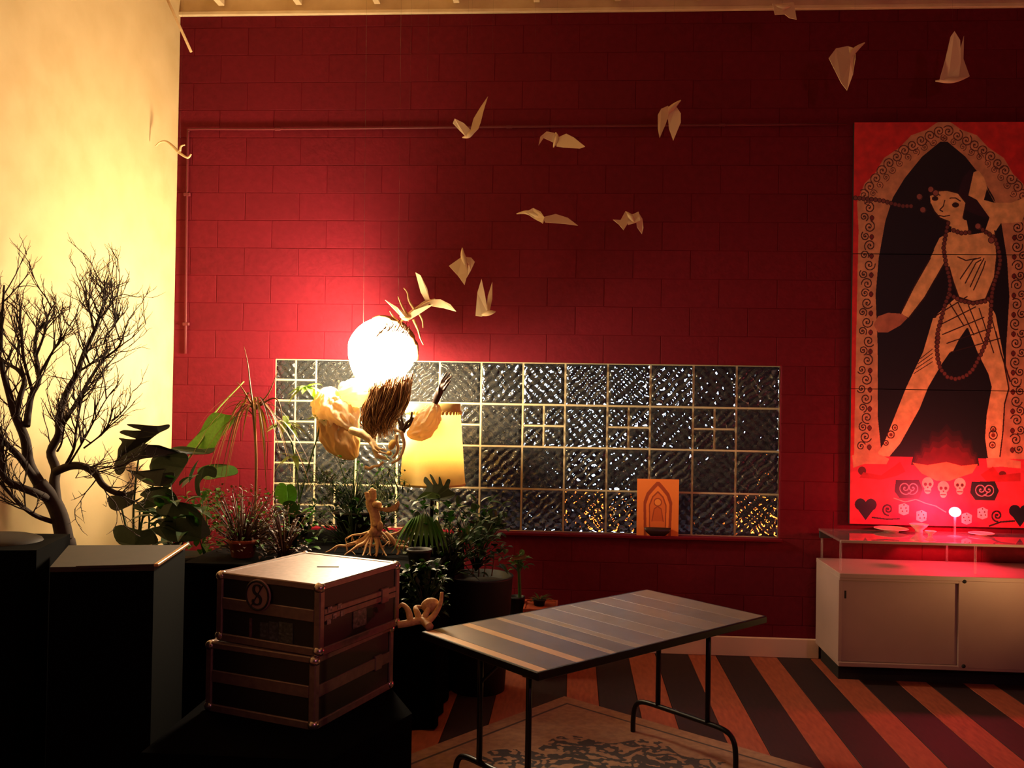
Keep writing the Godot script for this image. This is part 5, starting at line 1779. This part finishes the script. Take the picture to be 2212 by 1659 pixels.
	stem(t, [[642, 1100], [668, 1000], [690, 920], [676, 860], [664, 838]], z, 0.006, 0.003, M.leaf_mid)
	for h in [[618, 918, 15, 0.15], [665, 836, 13, 0.13], [632, 985, 6, 0.11], [690, 905, 6, 0.1]]:
		var hb := at(h[0], h[1], z + 0.02)
		for k in h[2]:
			var a: float = TAU * k / h[2] + rng.randf_range(-0.2, 0.2)
			var st := mb()
			leaf(st, hb, Vector3(cos(a), rng.randf_range(-0.25, 0.5), sin(a) * 0.6 + 0.4), h[3] * rng.randf_range(0.8, 1.15), 0.045, rng.randf_range(0.25, 0.8), 0.2, 5)
			part(t, st, "leaf", M.leaf_pale)
	# heart leaved plant
	z = 1.15
	f = at(618, 1200, z)
	t = thing("heart_leaf_plant", "plant with a few heart shaped yellow green leaves above the terracotta pot", "plant", Vector3(f.x, 0.86, z))
	pot(t, Vector3(f.x, 0.86, z), 0.085, 0.12, M.pot_black, 0.01)
	stem(t, [[618, 1195], [624, 1140], [622, 1090], [618, 1048]], z, 0.005, 0.003, M.leaf_mid)
	big_leaf(t, PackedVector2Array([Vector2(617, 1047), Vector2(604, 1044), Vector2(595, 1056), Vector2(594, 1072), Vector2(605, 1086), Vector2(618, 1092), Vector2(620, 1070)]), z + 0.03, -0.3, 0.4, M.leaf_bright)
	big_leaf(t, PackedVector2Array([Vector2(619, 1050), Vector2(630, 1046), Vector2(640, 1058), Vector2(641, 1075), Vector2(632, 1090), Vector2(620, 1094), Vector2(622, 1070)]), z + 0.03, -0.3, -0.4, M.leaf_bright)
	big_leaf(t, PackedVector2Array([Vector2(612, 1086), Vector2(632, 1082), Vector2(644, 1094), Vector2(643, 1110), Vector2(633, 1118), Vector2(618, 1104)]), z + 0.05, -0.3, 0.1, M.leaf_mid)
	leafy(t, 585, 1095, 680, 1190, z, 0.12, 26, 0.08, 0.04, M.leaf_mid)
	# fine reddish bush in a terracotta pot
	z = 1.45
	var pb := at(524, 1214, z)
	var pt := at(524, 1168, z)
	t = thing("red_bush", "bushy plant with tiny reddish leaves in a terracotta pot", "plant", Vector3(pb.x, 0.86, z))
	pot(t, Vector3(pb.x, 0.86, z), 0.085, maxf(pt.y - 0.86, 0.1), M.terracotta, 0.012)
	for k in 16:
		var st := mb()
		var e := at(rng.randf_range(455, 655), rng.randf_range(1050, 1170), z + rng.randf_range(-0.2, 0.2))
		tube(st, smooth_points([at(522, 1175, z), at(522, 1150, z).lerp(e, 0.5) + Vector3(0, 0.04, 0), e], 5), 0.003, 0.0012, 4)
		part(t, st, "stem", M.leaf_red)
	leafy(t, 445, 1048, 600, 1195, z, 0.16, 420, 0.028, 0.018, M.leaf_red)
	leafy(t, 560, 1090, 665, 1205, z, 0.14, 260, 0.026, 0.018, M.leaf_red)
	leafy(t, 450, 1060, 580, 1180, z - 0.05, 0.14, 90, 0.04, 0.02, M.leaf_mid)
	# dark ferny mass under the sculpture
	z = 0.62
	f = at(765, 1190, z)
	t = thing("fern", "dark feathery fern hanging before the lower glass blocks", "plant", Vector3(f.x, 0.86, z))
	pot(t, Vector3(f.x, 0.86, z), 0.14, 0.17, M.pot_black, 0.012)
	for k in 40:
		var a := rng.randf() * TAU
		var p0 := Vector3(f.x, 1.02, z)
		var d := Vector3(cos(a) * 0.8, rng.randf_range(0.7, 1.5), sin(a) * 0.35 + 0.2).normalized()
		var L := rng.randf_range(0.34, 0.78)
		var dr := rng.randf_range(0.5, 1.0)
		var st := mb()
		var rach := []
		for i in 11:
			var u := i / 10.0
			rach.append(p0 + d * (L * u) + Vector3.DOWN * (dr * L * u * u * 0.7))
		tube(st, rach, 0.0025, 0.001, 4)
		for i in range(1, 11):
			for s in [-1, 1]:
				var tg := ((rach[i] as Vector3) - (rach[i - 1] as Vector3)).normalized()
				var sd: Vector3 = tg.cross(Vector3(0, 0.3, 1)).normalized() * s
				leaf(st, rach[i], (sd + tg * 0.4).normalized(), 0.075 * sin(PI * (0.15 + 0.8 * i / 10.0)), 0.017, 0.3, 0.1, 2)
		part(t, st, "frond", dk)
	leafy(t, 665, 1080, 860, 1185, z + 0.2, 0.14, 230, 0.08, 0.03, dk)
	leafy(t, 660, 985, 860, 1110, z, 0.1, 120, 0.06, 0.022, M.leaf_mid)
	# monstera with dark fingers before the lamp shade
	z = 1.15
	f = at(918, 1240, z)
	t = thing("monstera_plant", "dark split leaf plant reaching up before the lamp shade", "plant", Vector3(f.x, 0.86, z))
	pot(t, Vector3(f.x, 0.86, z), 0.10, 0.12, M.pot_black, 0.012)
	for p in [[[932, 1245], [935, 1160], [940, 1090], [945, 1062]], [[928, 1245], [915, 1160], [895, 1110]], [[936, 1245], [960, 1190], [985, 1170]]]: stem(t, p, z, 0.007, 0.004, dk)
	big_leaf(t, PackedVector2Array([Vector2(912, 1072), Vector2(922, 1052), Vector2(915, 1040), Vector2(920, 1030), Vector2(936, 1048), Vector2(928, 1026), Vector2(934, 1028), Vector2(946, 1047), Vector2(948, 1030), Vector2(953, 1036), Vector2(958, 1050), Vector2(966, 1036), Vector2(973, 1038), Vector2(970, 1056), Vector2(984, 1066), Vector2(968, 1078), Vector2(940, 1082)]), z + 0.05, 0.5, 0.1, dk)
	big_leaf(t, PackedVector2Array([Vector2(898, 1082), Vector2(912, 1066), Vector2(930, 1063), Vector2(948, 1068), Vector2(950, 1076), Vector2(930, 1078), Vector2(915, 1074)]), z + 0.09, 0.5, 0.1, M.leaf_mid)
	for k in 11:
		var st := mb()
		var p0 := at(892 + k * 4.5, 1108 + absf(k - 5) * 2.0, z + 0.08)
		leaf(st, p0, Vector3(-0.5 + k * 0.10, -0.55, 0.35), 0.17, 0.030, 0.5, 0.2, 6)
		part(t, st, "leaflet", M.leaf_mid)
	leafy(t, 880, 1075, 1060, 1240, z, 0.14, 150, 0.09, 0.04, dk)
	# broad leaved plant in the tall black planter
	z = 0.95
	var b0 := at(1036, 1242, z)
	t = thing("planter_plant", "leafy plant in a tall black planter between the cases and the window wall", "plant", Vector3(b0.x, 0, z))
	var st := mb()
	lathe(st, [Vector2(0, 0), Vector2(0.165, 0), Vector2(0.205, b0.y - 0.012), Vector2(0.21, b0.y), Vector2(0.19, b0.y), Vector2(0.185, b0.y - 0.05), Vector2(0, b0.y - 0.05)], Vector3(b0.x, 0, z), 36)
	part(t, st, "planter", M.pot_black)
	st = mb()
	lathe(st, [Vector2(0.184, b0.y - 0.045), Vector2(0, b0.y - 0.035)], Vector3(b0.x, 0, z), 24)
	part(t, st, "soil", M.soil)
	for p in [[[1022, 1246], [1020, 1200], [1012, 1165], [1002, 1150]], [[1034, 1246], [1036, 1190], [1040, 1176]], [[1045, 1246], [1050, 1205], [1045, 1180]], [[1062, 1244], [1066, 1215], [1068, 1200]], [[1026, 1246], [1000, 1215], [990, 1195]]]: stem(t, p, z, 0.004, 0.002, M.leaf_straw)
	big_leaf(t, PackedVector2Array([Vector2(912, 1195), Vector2(925, 1183), Vector2(948, 1180), Vector2(966, 1178), Vector2(990, 1160), Vector2(1008, 1140), Vector2(1012, 1128), Vector2(1018, 1150), Vector2(1000, 1172), Vector2(970, 1188), Vector2(940, 1198)]), z + 0.12, 0.4, 0.2, M.leaf_mid)
	big_leaf(t, PackedVector2Array([Vector2(916, 1194), Vector2(930, 1184), Vector2(950, 1182), Vector2(964, 1179), Vector2(958, 1190), Vector2(935, 1196)]), z + 0.14, 0.6, 0.2, M.leaf_bright)
	big_leaf(t, PackedVector2Array([Vector2(1000, 1150), Vector2(1012, 1135), Vector2(1050, 1120), Vector2(1078, 1112), Vector2(1085, 1130), Vector2(1060, 1160), Vector2(1030, 1170)]), z - 0.02, 0.4, 0.0, dk)
	leafy(t, 960, 1090, 1095, 1225, z, 0.13, 150, 0.09, 0.045, dk)
	z = 1.62
	f = at(905, 1235, z)
	t = thing("trailing_plant", "dark trailing plant hanging over the edge behind the road cases", "plant", Vector3(f.x, 0.86, z))
	pot(t, Vector3(f.x, 0.86, z), 0.07, 0.1, M.pot_black, 0.01)
	leafy(t, 872, 1215, 965, 1330, z + 0.13, 0.04, 170, 0.06, 0.03, dk)
	# column plant and small tuft beside the planter
	z = 0.5
	f = at(1116, 1300, z)
	t = thing("column_plant", "narrow upright green plant beside the black planter", "plant", Vector3(f.x, 0, z))
	pot(t, Vector3(f.x, 0, z), 0.055, at(1122, 1288, z).y, M.pot_black, 0.01)
	stem(t, [[1123, 1296], [1122, 1250], [1120, 1205]], z, 0.012, 0.01, M.leaf_mid)
	leafy(t, 1104, 1200, 1136, 1238, z, 0.05, 36, 0.07, 0.04, M.leaf_mid)
	big_leaf(t, PackedVector2Array([Vector2(1104, 1206), Vector2(1120, 1202), Vector2(1136, 1198), Vector2(1134, 1206), Vector2(1110, 1210)]), z + 0.08, 0.2, 0.0, M.leaf_straw)
	z = 0.55
	f = at(1165, 1300, z)
	t = thing("spiky_plant", "small tuft of spiky leaves on a wooden crate behind the folding table", "plant", Vector3(f.x, f.y, z))
	var cr := thing("wooden_crate", "brown wooden crate under the small spiky plant", "crate", Vector3(f.x + 0.01, 0, z))
	var ch := f.y - 0.01
	for k in 4:
		for side in 2:
			st = mb(true)
			box(st, Vector3(f.x + 0.01, ch * (k + 0.5) / 4, z + (0.135 if side else -0.135)), Vector3(0.22, ch / 4 - 0.012, 0.014), Basis.IDENTITY, 0.002)
			part(cr, st, "slat", M.terracotta)
			st = mb(true)
			box(st, Vector3(f.x + 0.01 + (0.103 if side else -0.103), ch * (k + 0.5) / 4, z), Vector3(0.014, ch / 4 - 0.012, 0.256), Basis.IDENTITY, 0.002)
			part(cr, st, "slat", M.terracotta)
	st = mb(true)
	box(st, Vector3(f.x + 0.01, ch - 0.02, z), Vector3(0.19, 0.012, 0.255))
	part(cr, st, "lid", M.terracotta)
	pot(t, Vector3(f.x, ch - 0.014, z), 0.045, 0.045, M.pot_black, 0.006)
	for k in 24:
		var a := rng.randf() * TAU
		st = mb()
		leaf(st, Vector3(f.x, ch + 0.02, z), Vector3(cos(a), rng.randf_range(0.2, 1.2), sin(a)), rng.randf_range(0.08, 0.13), 0.012, 0.4, 0.3, 4)
		part(t, st, "leaf", M.leaf_straw if k % 2 else M.leaf_mid)

# ---------------------------------------------------------------- small things
func build_small_things() -> void:
	# gnarled root lying on the table corner
	var zz := func(l: Array, y0: float) -> Array:
		var o := []
		for p in l: o.append(at_height(860 + p[0] / 2.572, 1240 + p[1] / 2.572, y0 + p[2]))
		return o
	var c := at_height(908, 1352, 0.745)
	var t := thing("gnarled_root", "small pale gnarled root lying on the corner of the folding table", "root", Vector3(c.x, 0.742, c.z))
	var o := Vector3(c.x, 0.742, c.z)
	var st := mb()
	tube(st, smooth_points([o + Vector3(-0.10, 0.012, 0.03), o + Vector3(-0.05, 0.02, 0.02), o + Vector3(0.0, 0.028, 0.0), o + Vector3(0.03, 0.02, 0.02), o + Vector3(0.05, 0.012, 0.05)], 5), 0.016, 0.020, 9)
	part(t, st, "main_root", M.root)
	for l in [[Vector3(0, 0.025, 0), Vector3(-0.02, 0.06, -0.02), Vector3(-0.03, 0.075, -0.05), Vector3(0.0, 0.07, -0.08)], [Vector3(0.03, 0.02, 0.01), Vector3(0.06, 0.05, -0.03), Vector3(0.085, 0.10, -0.04), Vector3(0.09, 0.15, -0.05)], [Vector3(-0.04, 0.02, 0.02), Vector3(-0.06, 0.07, -0.01), Vector3(-0.09, 0.09, -0.03), Vector3(-0.11, 0.075, -0.03)], [Vector3(0.01, 0.025, 0), Vector3(0.03, 0.08, -0.05), Vector3(0.02, 0.11, -0.08)]]:
		st = mb()
		var pts := []
		for p in l: pts.append(o + p)
		tube(st, smooth_points(pts, 5), 0.017, 0.007, 8)
		part(t, st, "side_root", M.root)
	st = mb()
	ball(st, o + Vector3(0.035, 0.085, -0.06), Vector3(0.045, 0.034, 0.026), Basis(Vector3(0, 0, 1), 0.3))
	part(t, st, "knot", M.root)
	# orange card with an arch on the sill, a dark bowl before it
	var cz := 0.004
	var a0 := at(1375, 1158, cz)
	var a1 := at(1467, 1036, cz)
	var sill := WIN_TOP - FOOT * 4 - 0.001
	var W := a1.x - a0.x
	var H := a1.y - sill
	var im := Image.create(192, 256, false, Image.FORMAT_RGB8)
	im.fill(Color(0.93, 0.50, 0.20))
	var dark := Color(0.62, 0.24, 0.10)
	var arch := PackedVector2Array([Vector2(40, 250), Vector2(36, 110), Vector2(50, 70), Vector2(75, 40), Vector2(96, 18), Vector2(117, 40), Vector2(142, 70), Vector2(156, 110), Vector2(152, 250)])
	stroke(im, arch, 12, dark)
	var inner := PackedVector2Array([Vector2(60, 240), Vector2(58, 120), Vector2(72, 82), Vector2(96, 58), Vector2(120, 82), Vector2(134, 120), Vector2(132, 240)])
	fill(im, inner, Color(0.86, 0.42, 0.17))
	stroke(im, inner, 5, dark)
	disc(im, Vector2(96, 105), 16, Color(0.93, 0.55, 0.24))
	ring_line(im, Vector2(96, 105), 17, 4, dark)
	fill(im, PackedVector2Array([Vector2(70, 190), Vector2(80, 135), Vector2(96, 124), Vector2(112, 135), Vector2(122, 190)]), Color(0.80, 0.36, 0.14))
	stroke(im, PackedVector2Array([Vector2(70, 190), Vector2(80, 135), Vector2(96, 124), Vector2(112, 135), Vector2(122, 190)]), 4, dark)
	var cm := mat(Color.WHITE, 0.7)
	cm.albedo_texture = ImageTexture.create_from_image(im)
	cm.texture_repeat = false
	t = thing("votive_card", "orange card printed with an arch, leaning on the glass blocks", "card", Vector3(a0.x + W / 2, sill, cz))
	st = mb(true)
	box(st, Vector3(a0.x + W / 2, sill + H / 2, cz - 0.004), Vector3(W, H, 0.006))
	part(t, st, "backing", mat(Color(0.80, 0.42, 0.18), 0.8))
	st = mb(true)
	var P := [Vector3(a0.x, sill, cz), Vector3(a0.x + W, sill, cz), Vector3(a0.x + W, sill + H, cz), Vector3(a0.x, sill + H, cz)]
	var U := [Vector2(0, 1), Vector2(1, 1), Vector2(1, 0), Vector2(0, 0)]
	for i in [0, 2, 1, 0, 3, 2]:
		st.set_uv(U[i])
		st.add_vertex(P[i])
	part(t, st, "print", cm)
	t = thing("votive_bowl", "small dark bowl before the orange card", "bowl", Vector3(a0.x + W / 2, sill, 0.03))
	st = mb()
	lathe(st, [Vector2(0, 0.0), Vector2(0.05, 0.0), Vector2(0.085, 0.03), Vector2(0.095, 0.06), Vector2(0.088, 0.06), Vector2(0.075, 0.03), Vector2(0, 0.012)], Vector3(a0.x + W / 2, sill, 0.019), 28, Basis.from_scale(Vector3(1, 1, 0.16)))
	part(t, st, "bowl", mat(Color(0.16, 0.06, 0.05), 0.4))
	# unseen candles and ledge outside the window, placed to give its orange streaks
	var ledge := structure("trim_2")
	st = mb(true)
	box(st, Vector3(WIN_X + FOOT * 6, sill - 0.06, -0.5), Vector3(FOOT * 12 + 0.2, 0.06, 0.56), Basis.IDENTITY, 0.006)
	part(ledge, st, "ledge", M.dark_room)
	for q in [[1296, 1120, "unseen candle outside the glass blocks, placed to streak them orange left of the card"], [1640, 1125, "unseen candle outside the glass blocks, placed to streak them orange nearest the cabinet"]]:
		var p := at(q[0], q[1], -0.5)
		p = Vector3(p.x, sill - 0.03, -0.5)
		t = thing("unseen_candle", q[2], "candle", p)
		st = mb()
		lathe(st, [Vector2(0, 0), Vector2(0.035, 0), Vector2(0.035, 0.05), Vector2(0, 0.05)], p, 18)
		part(t, st, "wax", M.cloth)
		st = mb()
		ball(st, p + Vector3(0, 0.085, 0), Vector3(0.026, 0.04, 0.026))
		part(t, st, "flame", glow(Color(1.0, 0.42, 0.13), 16.0))
	var yl := at(1290, 800, -2.6)  # unseen lamp beyond the window, placed to brighten its streaks
	t = thing("unseen_outdoor_lamp", "unseen cool white lamp outside, placed to streak the glass blocks", "lamp", Vector3(yl.x, -0.1, yl.z))
	st = mb()
	ball(st, yl, Vector3(0.2, 0.2, 0.2), Basis.IDENTITY, 20, 12)
	part(t, st, "lamp_globe", glow(Color(0.80, 0.88, 1.0), 9.0))
	st = mb()
	tube(st, [Vector3(yl.x, -0.1, yl.z), yl - Vector3.UP * 0.19], 0.03, 0.025, 12)
	part(t, st, "post", M.dark_steel)
	# things on the glass shelf
	var sy := 0.9175
	var pb := at(2063, 1106, 0.30)
	t = thing("red_candle_lamp", "small glowing red lamp on a stem on the glass shelf", "lamp", Vector3(pb.x, sy, 0.30))
	st = mb()
	ball(st, pb, Vector3(0.038, 0.034, 0.038))
	part(t, st, "glowing_bulb", glow(Color(1.0, 0.42, 0.46), 5.0), "glowing bulb")
	st = mb()
	tube(st, [Vector3(pb.x, sy + 0.006, 0.30), Vector3(pb.x, pb.y - 0.03, 0.30)], 0.006, 0.008, 10)
	part(t, st, "stem", M.clear)
	st = mb()
	lathe(st, [Vector2(0, 0.01), Vector2(0.02, 0.008), Vector2(0.05, 0.002), Vector2(0.05, 0), Vector2(0, 0)], Vector3(pb.x, sy, 0.30), 24)
	part(t, st, "foot", M.clear)
	var porcelain := mat(Color(0.80, 0.62, 0.58), 0.3)
	for q in [[1985, 1150, 0.34, "pale footed dish beside the red lamp on the glass shelf", 0.06, 0.055], [1925, 1148, 0.28, "wide shallow pale plate at the end of the glass shelf", 0.11, 0.022], [2120, 1156, 0.36, "flat clear saucer on the glass shelf past the red lamp", 0.08, 0.014], [2010, 1157, 0.46, "small low pale cup at the front of the glass shelf", 0.035, 0.03]]:
		var p := at_height(q[0], q[1], sy)
		p = Vector3(p.x, sy, clampf(p.z, 0.12, 0.48))
		t = thing("dish", q[3], "dish", p)
		st = mb()
		var r: float = q[4]
		var h: float = q[5]
		lathe(st, [Vector2(0, 0), Vector2(r * 0.45, 0), Vector2(r * 0.4, h * 0.3), Vector2(r * 0.85, h * 0.75), Vector2(r, h), Vector2(r * 0.96, h), Vector2(r * 0.7, h * 0.6), Vector2(0, h * 0.45)], p, 28)
		part(t, st, "bowl", porcelain)
		st = mb()
		var ring := []
		for i in 25: ring.append(p + Vector3(cos(TAU * i / 24) * r, h, sin(TAU * i / 24) * r))
		tube(st, ring, 0.0025, 0.0025, 5)
		part(t, st, "rim", porcelain)
	# unseen lamps beyond the frame, placed to light the painting, doors and floor
	t = thing("unseen_room_lamp", "unseen lamp behind the camera, placed to light the cabinet front and floor", "lamp", Vector3(2.4, 3.05, 6.9))
	st = mb()
	ball(st, Vector3(2.4, 3.05, 6.9), Vector3(0.2, 0.19, 0.2), Basis.IDENTITY, 24, 14)
	part(t, st, "unseen_lamp_globe", glow(Color(1.0, 0.66, 0.6), 1.5))
	st = mb()
	tube(st, [Vector3(2.4, 3.24, 6.9), Vector3(2.4, 4.9, 6.9)], 0.004, 0.004, 6)
	part(t, st, "cord", M.dark_steel)
	var lp := Vector3(2.98, 0.66, 1.42)
	t = thing("unseen_right_lamp", "unseen warm lamp right of the frame, placed to light the doors and painting", "lamp", Vector3(lp.x, 0, lp.z))
	st = mb()
	ball(st, lp, Vector3(0.065, 0.065, 0.065), Basis.IDENTITY, 16, 10)
	part(t, st, "lamp_globe", glow(Color(1.0, 0.78, 0.52), 3.0))
	st = mb()
	lathe(st, [Vector2(0.0, -0.09), Vector2(0.07, -0.08), Vector2(0.12, -0.05), Vector2(0.135, -0.03), Vector2(0.13, -0.03), Vector2(0.07, -0.072), Vector2(0.0, -0.08)], lp, 24)
	part(t, st, "bowl", M.dark_steel)  # bowl shaped to keep this unseen lamp off the floor
	st = mb()
	tube(st, [Vector3(lp.x, 0.02, lp.z), lp - Vector3.UP * 0.085], 0.012, 0.012, 10)
	part(t, st, "pole", M.dark_steel)
	st = mb()
	lathe(st, [Vector2(0, 0.025), Vector2(0.06, 0.02), Vector2(0.12, 0.008), Vector2(0.12, 0), Vector2(0, 0)], Vector3(lp.x, 0, lp.z), 24)
	part(t, st, "base", M.dark_steel)
